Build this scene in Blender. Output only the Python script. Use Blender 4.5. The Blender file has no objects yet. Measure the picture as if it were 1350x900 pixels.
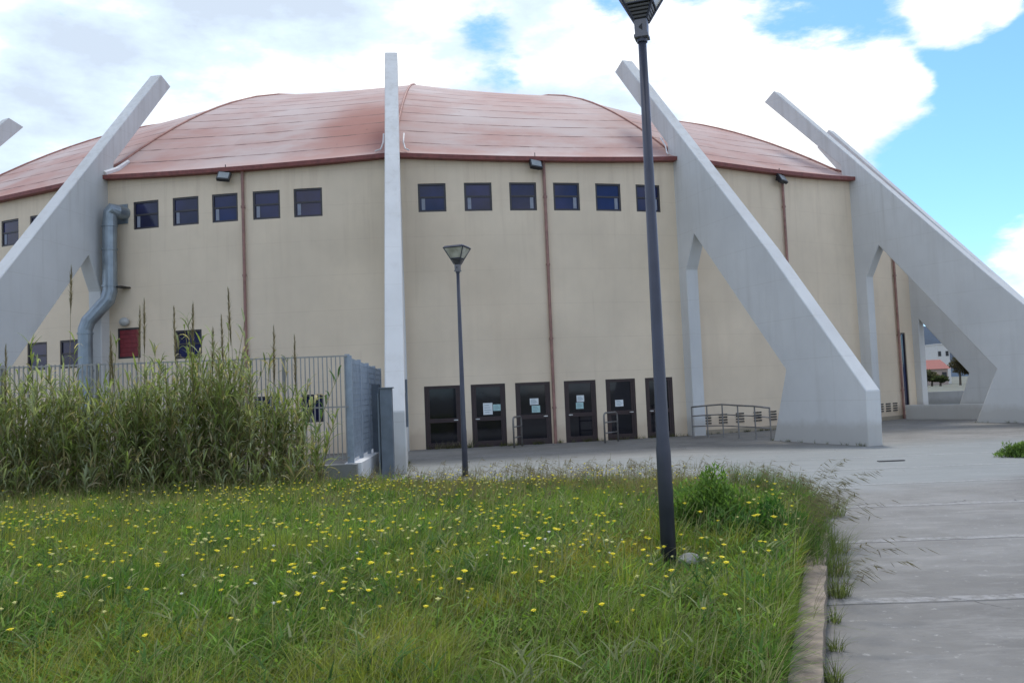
import bpy, bmesh, math, random
import numpy as np
from mathutils import Vector, Matrix
random.seed(7); rng = np.random.default_rng(11)
PI = math.pi; R_ = math.radians
sc = bpy.context.scene
col = sc.collection

# ------------------------------------------------------------------ helpers
class MB:
    def __init__(s): s.v = []; s.f = []; s.mi = []
    def add(s, vs, fs, mi=0):
        n = len(s.v); s.v += [tuple(v) for v in vs]; s.f += [tuple(i + n for i in f) for f in fs]; s.mi += [mi] * len(fs)
    def box(s, x0, x1, y0, y1, z0, z1, M=None, mi=0):
        vs = [Vector((x, y, z)) for z in (z0, z1) for (x, y) in ((x0, y0), (x1, y0), (x1, y1), (x0, y1))]
        if M is not None: vs = [M @ v for v in vs]
        s.add(vs, [(3, 2, 1, 0), (4, 5, 6, 7), (0, 1, 5, 4), (1, 2, 6, 5), (2, 3, 7, 6), (3, 0, 4, 7)], mi)
    def tube(s, pts, r, n=10, caps=True, mi=0):
        pts = [Vector(p) for p in pts]; rs = r if isinstance(r, (list, tuple)) else [r] * len(pts)
        rings = []; ref = None
        for i, p in enumerate(pts):
            if i == 0: d = pts[1] - p
            elif i == len(pts) - 1: d = p - pts[-2]
            else: d = (pts[i + 1] - p).normalized() + (p - pts[i - 1]).normalized()
            d.normalize()
            if ref is None: ref = Vector((0, 0, 1)) if abs(d.z) < .9 else Vector((1, 0, 0))
            a = ref - d * ref.dot(d); a.normalize(); ref = a; b = d.cross(a)
            rings.append([p + (a * math.cos(2 * PI * k / n) + b * math.sin(2 * PI * k / n)) * rs[i] for k in range(n)])
        vs = [v for rg in rings for v in rg]; fs = []
        for i in range(len(pts) - 1):
            for k in range(n):
                fs.append((i * n + k, i * n + (k + 1) % n, (i + 1) * n + (k + 1) % n, (i + 1) * n + k))
        if caps: fs.append(tuple(range(n - 1, -1, -1))); fs.append(tuple((len(pts) - 1) * n + k for k in range(n)))
        s.add(vs, fs, mi)
    def build(s, name, mat, parent=None, smooth=False, origin=None, bevel=0):
        me = bpy.data.meshes.new(name)
        o = Vector(origin) if origin is not None else Vector((0, 0, 0))
        me.from_pydata([tuple(Vector(v) - o) for v in s.v], [], s.f); me.update()
        mats = mat if isinstance(mat, (list, tuple)) else [mat]
        for m in mats: me.materials.append(m)
        me.polygons.foreach_set('material_index', s.mi)
        ob = bpy.data.objects.new(name, me); col.objects.link(ob)
        ob.location = o
        if parent is not None:
            ob.parent = parent
            if origin is not None: ob.location = o - Vector(world_loc(parent))
            else: ob.location = -Vector(world_loc(parent))
        if smooth: me.polygons.foreach_set('use_smooth', [True] * len(me.polygons))
        if bevel:
            b = ob.modifiers.new('bevel', 'BEVEL'); b.width = bevel; b.segments = 2; b.limit_method = 'ANGLE'
        return ob
def world_loc(o):
    v = Vector(o.location)
    while o.parent is not None: o = o.parent; v = v + Vector(o.location)
    return v
def tag(o, label=None, cat=None, group=None, kind=None):
    for k, v in (('label', label), ('category', cat), ('group', group), ('kind', kind)):
        if v: o[k] = v
    return o
def empty(name, loc, label=None, cat=None, group=None):
    o = bpy.data.objects.new(name, None); col.objects.link(o); o.location = loc; o.empty_display_size = .2
    return tag(o, label, cat, group)
def copy_tree(o, parent=None):
    c = o.copy(); col.objects.link(c)
    if parent is not None: c.parent = parent
    for ch in [x for x in bpy.data.objects if x.parent == o]: copy_tree(ch, c)
    return c
def np_mesh(name, verts, quads, mat, cols=None, tris=None, parent=None):
    me = bpy.data.meshes.new(name)
    nv = len(verts); nq = len(quads); nt = 0 if tris is None else len(tris)
    me.vertices.add(nv); me.vertices.foreach_set('co', np.asarray(verts, np.float32).ravel())
    li = [np.asarray(quads, np.int32).ravel()]
    if nt: li.append(np.asarray(tris, np.int32).ravel())
    li = np.concatenate(li); me.loops.add(len(li)); me.loops.foreach_set('vertex_index', li)
    me.polygons.add(nq + nt)
    st = np.concatenate([np.arange(nq) * 4, nq * 4 + np.arange(nt) * 3]).astype(np.int32)
    me.polygons.foreach_set('loop_start', st)
    me.update(calc_edges=True)
    if cols is not None:
        a = me.color_attributes.new('tint', 'FLOAT_COLOR', 'POINT')
        c4 = np.ones((nv, 4), np.float32); c4[:, :3] = cols; a.data.foreach_set('color', c4.ravel())
    me.materials.append(mat)
    ob = bpy.data.objects.new(name, me); col.objects.link(ob)
    if parent is not None: ob.parent = parent
    return ob

# ------------------------------------------------------------------ materials
class NT:
    def __init__(s, name):
        s.m = bpy.data.materials.new(name); s.m.use_nodes = True; s.t = s.m.node_tree; s.b = s.t.nodes['Principled BSDF']; s.o = s.t.nodes['Material Output']
    def n(s, typ, **kw):
        nd = s.t.nodes.new(typ)
        for k, v in kw.items():
            if k.startswith('_'): setattr(nd, k[1:], v)
            else: nd.inputs[k.replace('__', ' ')].default_value = v
        return nd
    def l(s, a, b): s.t.links.new(a, b)
    def coord(s, kind='Object', scale=(1, 1, 1)):
        tc = s.n('ShaderNodeTexCoord'); mp = s.n('ShaderNodeMapping'); mp.inputs['Scale'].default_value = scale
        s.l(tc.outputs[kind], mp.inputs['Vector']); return mp.outputs['Vector']
    def noise(s, vec, scale, detail=5, rough=.55):
        nd = s.n('ShaderNodeTexNoise'); nd.inputs['Scale'].default_value = scale; nd.inputs['Detail'].default_value = detail; nd.inputs['Roughness'].default_value = rough
        s.l(vec, nd.inputs['Vector']); return nd.outputs['Fac']
    def ramp(s, fac, stops):
        r = s.n('ShaderNodeValToRGB'); e = r.color_ramp.elements
        while len(e) < len(stops): e.new(.5)
        for i, (p, c) in enumerate(stops):
            e[i].position = p; e[i].color = (*c, 1) if len(c) == 3 else c
        s.l(fac, r.inputs['Fac']); return r.outputs['Color']
    def mix(s, fac, a, b, mode='MIX'):
        m = s.n('ShaderNodeMix', _data_type='RGBA', _blend_type=mode)
        for v, i in ((fac, 0), (a, 6), (b, 7)):
            if hasattr(v, 'is_linked') or hasattr(v, 'links'): s.l(v, m.inputs[i])
            elif i == 0: m.inputs[0].default_value = v
            else: m.inputs[i].default_value = (*v, 1)
        return m.outputs[2]
    def math(s, op, a, b=None, c=None):
        m = s.n('ShaderNodeMath', _operation=op)
        for i, v in enumerate((a, b, c)):
            if v is None: continue
            if hasattr(v, 'links'): s.l(v, m.inputs[i])
            else: m.inputs[i].default_value = v
        return m.outputs[0]
    def bump(s, h, strength=.3, dist=.02):
        b = s.n('ShaderNodeBump'); b.inputs['Strength'].default_value = strength; b.inputs['Distance'].default_value = dist
        s.l(h, b.inputs['Height']); s.l(b.outputs['Normal'], s.b.inputs['Normal'])
def simple(name, c, rough=.6, metal=0, var=.12, scale=6, bump=.15, spec=None):
    m = NT(name); v = m.coord(); n1 = m.noise(v, scale, 6)
    c0 = tuple(x * (1 - var) for x in c); c1 = tuple(min(1, x * (1 + var)) for x in c)
    m.l(m.ramp(n1, [(.3, c0), (.7, c1)]), m.b.inputs['Base Color'])
    m.b.inputs['Roughness'].default_value = rough; m.b.inputs['Metallic'].default_value = metal
    if spec is not None: m.b.inputs['Specular IOR Level'].default_value = spec
    if bump: m.bump(m.noise(v, scale * 12, 3), bump, .004)
    return m.m

def plaster(name, base, stain, amt=.35, streak=True, splash=.55):
    m = NT(name); v = m.coord()
    big = m.noise(v, .35, 4); mid = m.noise(v, 2.2, 6); vs = m.coord(scale=(1.6, 1.6, .12)); st = m.noise(vs, 1.5, 5, .6)
    lo = tuple(x * .9 for x in base); hi = tuple(min(1, x * 1.06) for x in base)
    c = m.ramp(big, [(.3, lo), (.7, hi)])
    c = m.mix(m.math('MULTIPLY', m.ramp(mid, [(.45, (0, 0, 0)), (.8, (1, 1, 1))]), .18), c, tuple(x * .8 for x in base))
    if streak: c = m.mix(m.math('MULTIPLY', m.ramp(st, [(.52, (0, 0, 0)), (.82, (1, 1, 1))]), amt), c, stain)
    # dirt near the ground (splash zone)
    tc = m.n('ShaderNodeNewGeometry'); sx = m.n('ShaderNodeSeparateXYZ'); m.l(tc.outputs['Position'], sx.inputs[0])
    hz = m.math('SUBTRACT', 1.0, m.math('MULTIPLY', m.math('ADD', sx.outputs['Z'], m.math('MULTIPLY', mid, -.5)), 2.2))
    hz = m.n('ShaderNodeClamp').outputs[0] if False else m.math('MINIMUM', m.math('MAXIMUM', hz, 0), splash)
    c = m.mix(hz, c, stain)
    vr = m.coord(scale=(5, 5, .25)); rn = m.noise(vr, 1.0, 5, .6)
    up_ = m.n('ShaderNodeMapRange'); up_.inputs[1].default_value = 5.5; up_.inputs[2].default_value = 10.5; up_.inputs[3].default_value = 0; up_.inputs[4].default_value = .16; m.l(sx.outputs['Z'], up_.inputs[0])
    c = m.mix(m.ramp(m.math('ADD', rn, up_.outputs[0]), [(.62, (0, 0, 0)), (.84, (.35, .35, .35))]), c, stain)
    lift = m.math('LESS_THAN', m.math('FRACT', m.math('DIVIDE', m.math('ADD', sx.outputs['Z'], m.math('MULTIPLY', mid, .02)), 1.22)), .012)
    c = m.mix(m.math('MULTIPLY', lift, m.math('MULTIPLY', mid, .7)), c, stain)
    m.l(c, m.b.inputs['Base Color']); m.b.inputs['Roughness'].default_value = .88; m.b.inputs['Specular IOR Level'].default_value = .25
    m.bump(m.noise(v, 60, 4), .25, .004)
    return m
M = {}
wallm = plaster('cream_plaster', (.76, .635, .475), (.55, .43, .31), .20); M['wall'] = wallm.m
M['butt'] = plaster('grey_painted_concrete', (.62, .62, .60), (.42, .40, .36), .32, splash=.6).m
M['lowwall'] = plaster('peeling_white_wall', (.78, .78, .77), (.30, .28, .25), .7, splash=.12).m
M['kerbwall'] = plaster('grey_concrete_wall', (.34, .34, .33), (.2, .2, .18), .5).m

def roof_mat():
    m = NT('faded_red_roof'); uv = m.n('ShaderNodeUVMap'); uv.uv_map = 'uv'
    sp = m.n('ShaderNodeSeparateXYZ'); m.l(uv.outputs[0], sp.inputs[0]); U, V = sp.outputs[0], sp.outputs[1]
    ob = m.coord(); wob = m.noise(ob, .5, 3)
    vv = m.math('ADD', V, m.math('MULTIPLY', wob, .16))
    row = m.math('FLOOR', m.math('DIVIDE', vv, 1.15)); fr = m.math('FRACT', m.math('DIVIDE', vv, 1.15))
    cell = m.n('ShaderNodeTexWhiteNoise', _noise_dimensions='2D'); cb = m.n('ShaderNodeCombineXYZ')
    m.l(m.math('FLOOR', m.math('ADD', m.math('DIVIDE', U, 3.1), m.math('MULTIPLY', row, .37))), cb.inputs[0]); m.l(row, cb.inputs[1]); m.l(cb.outputs[0], cell.inputs['Vector'])
    long = m.n('ShaderNodeTexNoise'); cb2 = m.n('ShaderNodeCombineXYZ'); m.l(m.math('MULTIPLY', U, .5), cb2.inputs[0]); m.l(m.math('MULTIPLY', V, 2.2), cb2.inputs[1]); m.l(cb2.outputs[0], long.inputs['Vector']); long.inputs['Scale'].default_value = 1.0; long.inputs['Detail'].default_value = 7
    big = m.noise(ob, .22, 4)
    c = m.ramp(big, [(.34, (.44, .265, .225)), (.5, (.49, .35, .31)), (.68, (.53, .44, .405))])
    c = m.mix(m.math('MULTIPLY', cell.outputs[0], .22), c, (.36, .25, .22))
    c = m.mix(m.ramp(long.outputs['Fac'], [(.5, (0, 0, 0)), (.8, (.55, .55, .55))]), c, (.46, .385, .365))
    rs = m.noise(m.coord(scale=(.35, .35, 1)), .8, 6, .6)      # rust red runs and patches, most near the eaves
    mrv = m.n('ShaderNodeMapRange'); mrv.inputs[1].default_value = 0; mrv.inputs[2].default_value = 5; mrv.inputs[3].default_value = .16; mrv.inputs[4].default_value = 0; m.l(V, mrv.inputs[0])
    c = m.mix(m.ramp(m.math('ADD', rs, mrv.outputs[0]), [(.54, (0, 0, 0)), (.74, (.55, .55, .55))]), c, (.38, .165, .125))
    du_ = m.math('DIVIDE', m.math('SUBTRACT', U, .1), 2.6); dv_ = m.math('DIVIDE', m.math('SUBTRACT', V, 3.6), 3.4)
    dd = m.math('ADD', m.math('ADD', m.math('MULTIPLY', du_, du_), m.math('MULTIPLY', dv_, dv_)), m.math('MULTIPLY', m.math('SUBTRACT', rs, .5), 1.6))
    pf = m.n('ShaderNodeMapRange', _interpolation_type='SMOOTHSTEP'); pf.inputs[1].default_value = 1.1; pf.inputs[2].default_value = .1; pf.inputs[3].default_value = 0; pf.inputs[4].default_value = .75; m.l(dd, pf.inputs[0])
    c = m.mix(m.math('MULTIPLY', pf.outputs[0], m.math('LESS_THAN', U, 1.2)), c, (.33, .12, .085))
    # dark broken lap joints
    brk = m.noise(m.coord(scale=(.9, .9, 3)), 1.4, 4)
    jn = m.math('MULTIPLY', m.math('LESS_THAN', fr, .075), m.ramp(brk, [(.40, (.25, .25, .25)), (.58, (1, 1, 1))]))
    c = m.mix(jn, c, (.15, .085, .07))
    spk = m.noise(m.coord(scale=(.6, .6, 2)), 3.1, 3)
    c = m.mix(m.ramp(spk, [(.74, (0, 0, 0)), (.77, (.8, .8, .8))]), c, (.06, .05, .045))
    m.l(c, m.b.inputs['Base Color']); m.b.inputs['Roughness'].default_value = .82; m.b.inputs['Specular IOR Level'].default_value = .25
    m.bump(m.math('ADD', m.math('MULTIPLY', fr, .6), m.math('MULTIPLY', long.outputs['Fac'], .3)), .35, .03)
    return m.m
M['roof'] = roof_mat()
M['fascia'] = simple('dark_red_fascia', (.20, .055, .045), .55, var=.25)
M['pipe'] = simple('copper_pipe_paint', (.29, .155, .125), .5, var=.3, scale=3)
M['frame'] = simple('brown_metal_frame', (.032, .016, .016), .45, var=.2)
M['wframe'] = simple('dark_window_frame', (.035, .03, .032), .4, var=.2)
def glass(name, base, rough, refl=None):
    m = NT(name); v = m.coord(); n = m.noise(v, .9, 3)
    m.l(m.ramp(n, [(.35, tuple(x * .6 for x in base)), (.7, tuple(x * 1.5 for x in base))]), m.b.inputs['Base Color'])
    m.b.inputs['Roughness'].default_value = rough; m.b.inputs['Specular IOR Level'].default_value = .45
    m.bump(m.noise(v, 1.3, 2), .05, .02); return m.m
M['glass'] = glass('blue_window_glass', (.010, .013, .060), .08)
M['dglass'] = glass('dark_door_glass', (.008, .008, .012), .05)
M['curtain'] = simple('pale_curtain', (.25, .27, .32), .8, bump=0)
M['red'] = simple('red_shutter_paint', (.20, .022, .028), .5, var=.2)
M['steel'] = simple('galvanised_steel', (.27, .315, .35), .42, .65, var=.18, scale=2.5)
M['rail'] = simple('grey_rail_steel', (.22, .21, .20), .5, .5, var=.2)
M['black'] = simple('black_floodlight_body', (.02, .02, .022), .4)
M['floodglass'] = simple('floodlight_glass', (.25, .27, .27), .15, bump=0)
M['fence'] = simple('pale_grey_fence_bars', (.33, .325, .31), .55, .1)
M['fblue'] = simple('blue_grey_grating', (.31, .355, .41), .5, .1)
M['gate'] = simple('blue_grey_gate_steel', (.13, .155, .185), .5, .2, var=.2, scale=3)
M['pole'] = simple('dark_blue_grey_pole', (.055, .058, .078), .42, .2, var=.2, scale=3)
M['lamphead'] = simple('grey_lamp_casting', (.16, .155, .165), .45, .3)
M['lampdark'] = simple('dark_lamp_gap', (.015, .015, .018), .6)
M['paper'] = simple('white_paper', (.72, .76, .76), .8, var=.04, bump=0)
M['paper2'] = simple('pale_green_paper', (.42, .62, .60), .8, var=.05, bump=0)
M['ink'] = simple('grey_print', (.18, .28, .30), .8, bump=0)
M['chrome'] = simple('bright_handle', (.6, .6, .6), .3, .8, bump=0)
M['white'] = simple('white_flashing', (.72, .70, .68), .6)
M['dome'] = simple('cloudy_lamp_dome', (.42, .42, .39), .3)
M['orange'] = simple('roof_red_tile', (.30, .10, .075), .8)
M['house'] = simple('white_house_wall', (.62, .60, .56), .9, bump=0)
M['house2'] = simple('pinkish_house_wall', (.42, .33, .28), .9, bump=0)
def lampglass():
    m = NT('clouded_lamp_panel'); v = m.coord(); n = m.noise(v, 5, 4)
    m.l(m.ramp(n, [(.35, (.42, .41, .33)), (.65, (.75, .73, .62))]), m.b.inputs['Base Color'])
    m.b.inputs['Roughness'].default_value = .25; m.b.inputs['Transmission Weight'].default_value = .35; return m.m
M['lampglass'] = lampglass()

def plaza_mat():
    m = NT('weathered_concrete_paving'); g = m.n('ShaderNodeNewGeometry'); sp = m.n('ShaderNodeSeparateXYZ'); m.l(g.outputs['Position'], sp.inputs[0])
    v = m.coord(); big = m.noise(v, .25, 5); vst = m.coord(scale=(.45, 1.5, 1)); st = m.noise(vst, 1.6, 10, .72); fine = m.noise(v, 38, 7, .75); peb = m.noise(v, 9, 6, .7)
    blot = m.noise(v, .9, 6, .65)
    c = m.ramp(m.math('ADD', m.math('MULTIPLY', big, .55), m.math('MULTIPLY', blot, .45)), [(.36, (.130, .122, .108)), (.5, (.185, .176, .158)), (.64, (.232, .224, .205))])
    c = m.mix(m.ramp(st, [(.52, (0, 0, 0)), (.64, (.42, .42, .42))]), c, (.31, .297, .272))
    c = m.mix(m.ramp(st, [(.30, (.6, .6, .6)), (.44, (0, 0, 0))]), c, (.125, .115, .105))
    c = m.mix(m.ramp(fine, [(.55, (0, 0, 0)), (.75, (.35, .35, .35))]), c, (.13, .12, .108))
    c = m.mix(m.ramp(peb, [(.60, (0, 0, 0)), (.70, (.7, .7, .7))]), c, (.39, .375, .345))
    c = m.mix(m.ramp(peb, [(.28, (.6, .6, .6)), (.38, (0, 0, 0))]), c, (.10, .092, .085))
    vo = m.n('ShaderNodeTexVoronoi', _feature='DISTANCE_TO_EDGE'); vo.inputs['Scale'].default_value = .22; wv = m.n('ShaderNodeVectorMath', _operation='ADD'); m.l(v, wv.inputs[0]); nn = m.n('ShaderNodeTexNoise'); nn.inputs['Scale'].default_value = 1.3; nn.inputs['Detail'].default_value = 6; m.l(v, nn.inputs['Vector']); m.l(nn.outputs['Color'], wv.inputs[1]); m.l(wv.outputs[0], vo.inputs['Vector'])
    crk = m.math('MULTIPLY', m.math('LESS_THAN', vo.outputs['Distance'], .0022), m.ramp(blot, [(.45, (0, 0, 0)), (.55, (.8, .8, .8))]))
    c = m.mix(crk, c, (.06, .055, .05))
    # paler washed strip between path and forecourt
    yy = m.math('ADD', sp.outputs[1], m.math('MULTIPLY', big, 4))
    band = m.math('MULTIPLY', m.math('GREATER_THAN', 1, 0), 1)
    r = m.n('ShaderNodeMapRange', _interpolation_type='SMOOTHSTEP'); r.inputs[1].default_value = 15.2; r.inputs[2].default_value = 17.2; m.l(yy, r.inputs[0])
    r2 = m.n('ShaderNodeMapRange', _interpolation_type='SMOOTHSTEP'); r2.inputs[1].default_value = 23; r2.inputs[2].default_value = 27; m.l(yy, r2.inputs[0])
    bf = m.math('MULTIPLY', m.math('MULTIPLY', r.outputs[0], m.math('SUBTRACT', 1, r2.outputs[0])), .55)
    c = m.mix(bf, c, (.255, .275, .265))
    # cross joints and one long joint
    wob = m.math('MULTIPLY', m.noise(v, 1.1, 3), .12)
    jy = m.math('ADD', m.math('ADD', sp.outputs[1], m.math('MULTIPLY', sp.outputs[0], .03)), wob)
    fr = m.math('FRACT', m.math('DIVIDE', m.math('SUBTRACT', jy, 6.95 - 2.55 * 4), 2.55))
    jl = m.math('MULTIPLY', m.math('LESS_THAN', fr, .016), m.ramp(peb, [(.3, (.35, .35, .35)), (.5, (1, 1, 1))]))
    jb = m.math('MULTIPLY', m.math('LESS_THAN', fr, .075), m.ramp(peb, [(.42, (0, 0, 0)), (.55, (1, 1, 1))]))
    near = m.math('LESS_THAN', sp.outputs[1], 26)
    c = m.mix(m.math('MULTIPLY', jb, m.math('MULTIPLY', near, .38)), c, (.42, .41, .40))
    c = m.mix(m.math('MULTIPLY', jl, m.math('MULTIPLY', near, .85)), c, (.07, .068, .062))
    m.l(c, m.b.inputs['Base Color']); m.b.inputs['Roughness'].default_value = .8; m.b.inputs['Specular IOR Level'].default_value = .3
    m.bump(m.math('ADD', m.math('ADD', m.math('MULTIPLY', fine, .5), m.math('MULTIPLY', peb, .6)), m.math('MULTIPLY', jl, -1)), .6, .015)
    return m.m
M['plaza'] = plaza_mat()
M['kerb'] = simple('tan_kerb_concrete', (.235, .19, .145), .95, var=.5, scale=7, bump=.9)
M['soil'] = simple('field_soil', (.055, .06, .022), .95, var=.4, scale=8)
M['land'] = simple('dry_grass_land', (.12, .12, .085), .95, var=.35, scale=.03, bump=0)
M['hill'] = simple('haze_tinted_wooded_hill', (.022, .045, .075), .95, var=.4, scale=.004, bump=0)  # dark woodland with the blue of distant haze put into its base colour

def leafmat(name, transl=.5, rough=.7):
    m = NT(name); a = m.n('ShaderNodeAttribute', _attribute_name='tint')
    d = m.b; m.l(a.outputs['Color'], d.inputs['Base Color']); d.inputs['Roughness'].default_value = rough; d.inputs['Specular IOR Level'].default_value = .10
    t = m.n('ShaderNodeBsdfTranslucent'); m.l(m.mix(1.0, a.outputs['Color'], (1.0, 1.05, .6), 'MULTIPLY'), t.inputs['Color'])
    x = m.n('ShaderNodeMixShader'); x.inputs[0].default_value = transl; m.l(d.outputs[0], x.inputs[1]); m.l(t.outputs[0], x.inputs[2]); m.l(x.outputs[0], m.o.inputs['Surface'])
    return m.m
M['leaf'] = leafmat('grass_and_leaf')
M['petal'] = simple('yellow_petal', (.85, .70, .02), .6, var=.1, bump=0)
M['petalpale'] = simple('pale_yellow_petal', (.72, .68, .25), .6, var=.1, bump=0)
M['petalwhite'] = simple('cream_petal', (.75, .73, .6), .6, var=.08, bump=0)
M['stem'] = simple('green_stem', (.08, .13, .035), .6, bump=0)

# ------------------------------------------------------------------ arena geometry constants
CX, CY, RR = -5.091, 62.891, 33.785
def ring(adeg):      # the plan is not a true circle: it draws in beyond the right hand entrance
    return RR + float(np.interp(adeg, [44, 52, 88, 115], [0, -3.6, -3.6, 0]))
def wp(adeg, z, r=0.0):
    a = R_(adeg); RR = ring(adeg); return Vector((CX + (RR + r) * math.sin(a), CY - (RR + r) * math.cos(a), z))
def wframe(adeg, z=0, r=0.0):
    a = R_(adeg); X = Vector((math.cos(a), math.sin(a), 0)); Y = Vector((-math.sin(a), math.cos(a), 0)); p = wp(adeg, z, r)   # Y points inward
    return Matrix(((X.x, Y.x, 0, p.x), (X.y, Y.y, 0, p.y), (0, 0, 1, p.z), (0, 0, 0, 1)))
RIBS = [-160.4, -142.4, -124.4, -106.4, -88.4, -70.4, -52.4, -34.4, -16.41, 2.07, 19.99, 35.67, 52, 70, 88, 106, 124, 142, 160.5, 180.0, 199.6]
def bay(a):
    for i in range(len(RIBS) - 1):
        if RIBS[i] <= a <= RIBS[i + 1]: return i, (a - RIBS[i]) / (RIBS[i + 1] - RIBS[i])
    return 0, 0
def eave(a):
    u = bay(a)[1]; return 10.21 - .20 * 4 * u * (1 - u) - float(np.interp(a, [37, 43, 60, 120], [0, 1.0, 1.4, 0]))
def rise(a, t):
    d = max(-60, min(60, a - 8)); t2 = min(t, 20.9)
    return (.802 * t2 - .0192 * t2 * t2) * (1 - .0026 * d - .000061 * d * d)
def roofz(a, t):
    u = bay(a)[1]; return 10.21 - float(np.interp(a, [37, 43, 60, 120], [0, 1.0, 1.4, 0])) + rise(a, t) - 4 * u * (1 - u) * (.20 + .05 * min(t / 8, 1)) * max(0, 1 - max(0, t - 10) / 12)

arena = empty('sports_arena', (CX, CY, 0), 'round cream sports arena with faded red roof and slanting grey concrete buttresses', 'arena')

wins = []   # a0,a1,z0,z1,kind
for c_, w_ in ((-13.3, 1.74), (-10.63, 1.7), (-8.1, 1.62), (-5.53, 1.66), (-3.02, 1.7)): wins.append((c_ - w_ / 2, c_ + w_ / 2, 8.17, 9.17, 'w'))
for c_ in (4.28, 7.0, 9.7, 12.38, 15.04, 17.70): wins.append((c_ - .82, c_ + .82, 8.17, 9.17, 'w'))
for c_ in (-21.5, -24.21, -26.9, -29.5): wins.append((c_ - .83, c_ + .83, 8.17, 9.17, 'w'))
for a0, a1 in ((-22.64, -20.92), (-19.84, -18.1)): wins.append((a0, a1, 3.36, 4.39, 'w'))
wins.append((-11.45, -9.73, 3.46, 4.46, 'w')); wins.append((-15.42, -13.80, 3.58, 4.67, 's'))
for a0, a1 in ((-3.75, -2.42), (-6.55, -5.25), (-9.4, -8.1)): wins.append((a0, a1, 1.08, 2.03, 'b'))
doors = [(3.42, 5.55), (6.13, 8.15), (8.74, 10.84), (11.68, 13.66), (14.28, 16.2), (16.85, 18.72)]
for a0, a1 in doors: wins.append((a0, a1, 0.0, 2.14, 'd'))
wins.append((41.0, 41.8, 0.35, 3.75, 'n'))

# wall: curved grid with real openings
zb = sorted(set([0, 0.0] + [w[2] for w in wins] + [w[3] for w in wins] + [5.4, 6.8, 9.6])); 
ab = sorted(set([round(x, 3) for x in list(np.arange(-62, 75, 1.0))] + [w[0] for w in wins] + [w[1] for w in wins] + RIBS[6:14]))
ab = [a for i, a in enumerate(ab) if i == 0 or a - ab[i - 1] > 1e-4]
w = MB(); idx = {}
def vid(i, j, inner=False):
    k = (i, j, inner)
    if k not in idx:
        a = ab[i]; z = zb[j] if j < len(zb) else eave(a) - .03
        idx[k] = len(w.v); w.v.append(tuple(wp(a, z, -.16 if inner else 0)))
    return idx[k]
def hole(i, j):
    if i < 0 or i >= len(ab) - 1 or j < 0 or j >= len(zb): return False
    am = (ab[i] + ab[i + 1]) / 2; zm = (zb[j] + (zb[j + 1] if j + 1 < len(zb) else zb[j] + .1)) / 2
    return any(a0 < am < a1 and z0 < zm < z1 for a0, a1, z0, z1, _ in wins)
for i in range(len(ab) - 1):
    for j in range(len(zb)):
        if hole(i, j):
            for (di, dj, p, q) in ((-1, 0, (i, j), (i, j + 1)), (1, 0, (i + 1, j), (i + 1, j + 1)), (0, -1, (i, j), (i + 1, j)), (0, 1, (i, j + 1), (i + 1, j + 1))):
                if not hole(i + di, j + dj):
                    w.f.append((vid(*p), vid(*q), vid(*q, True), vid(*p, True))); w.mi.append(0)
        else:
            w.f.append((vid(i, j), vid(i + 1, j), vid(i + 1, j + 1), vid(i, j + 1))); w.mi.append(0)
# plain back part of the ring
for a in range(75, 298, 3):
    w.add([wp(a, 0), wp(a + 3, 0), wp(a + 3, 10.1), wp(a, 10.1)], [(0, 1, 2, 3)])
w.build('wall', M['wall'], arena)
# dark interior backing so glass has depth behind it
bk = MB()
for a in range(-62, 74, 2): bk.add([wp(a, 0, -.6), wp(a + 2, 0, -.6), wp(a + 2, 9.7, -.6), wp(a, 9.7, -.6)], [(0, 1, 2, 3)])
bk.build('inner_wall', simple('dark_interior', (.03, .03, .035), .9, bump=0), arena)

# roof
TT = [0, .4, .8, 1.4, 2, 3, 4, 5, 6, 7, 8, 9, 10, 12, 14, 16, 18, 20, 23, 26, 29, 32, 33.7]
AA = []
for i in range(len(RIBS) - 1):
    AA += [RIBS[i] + (RIBS[i + 1] - RIBS[i]) * k / 12 for k in range(12)]
AA.append(RIBS[-1])
me = bpy.data.meshes.new('roof'); vs = []; fs = []; uvs = []
for a in AA:
    for t in TT: vs.append(tuple(wp(a, roofz(a, t), -t + (.28 if t == 0 else 0)) - Vector((CX, CY, 0))) )
nT = len(TT)
for i in range(len(AA) - 1):
    for j in range(nT - 1):
        fs.append((i * nT + j, (i + 1) * nT + j, (i + 1) * nT + j + 1, i * nT + j + 1))
me.from_pydata(vs, [], fs); me.update(); uv = me.uv_layers.new(name='uv')
for p in me.polygons:
    for li, vi in zip(p.loop_indices, p.vertices):
        uv.data[li].uv = (R_(AA[vi // nT]) * RR, TT[vi % nT] * 1.2)
me.materials.append(M['roof']); me.polygons.foreach_set('use_smooth', [True] * len(me.polygons))
# sharp ridges at ribs
roof = bpy.data.objects.new('roof', me); col.objects.link(roof); roof.parent = arena
se = me.attributes.new('sharp_edge', 'BOOLEAN', 'EDGE')
rib_rows = set(range(0, len(AA), 12))
for e in me.edges:
    a, b = e.vertices
    if a // nT == b // nT and (a // nT) in rib_rows: se.data[e.index].value = True
# fascia + soffit
fa = MB()
A2 = [a for a in AA if -62 < a < 74]
for a, b in zip(A2[:-1], A2[1:]):
    za, zb_ = roofz(a, 0), roofz(b, 0)
    P = [wp(a, za - .13, .29), wp(b, zb_ - .13, .29), wp(b, zb_ + .012, .30), wp(a, za + .012, .30), wp(a, za - .13, -.02), wp(b, zb_ - .13, -.02)]
    fa.add(P, [(0, 1, 2, 3), (4, 5, 1, 0)])
fa.build('fascia', M['fascia'], arena)
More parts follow.
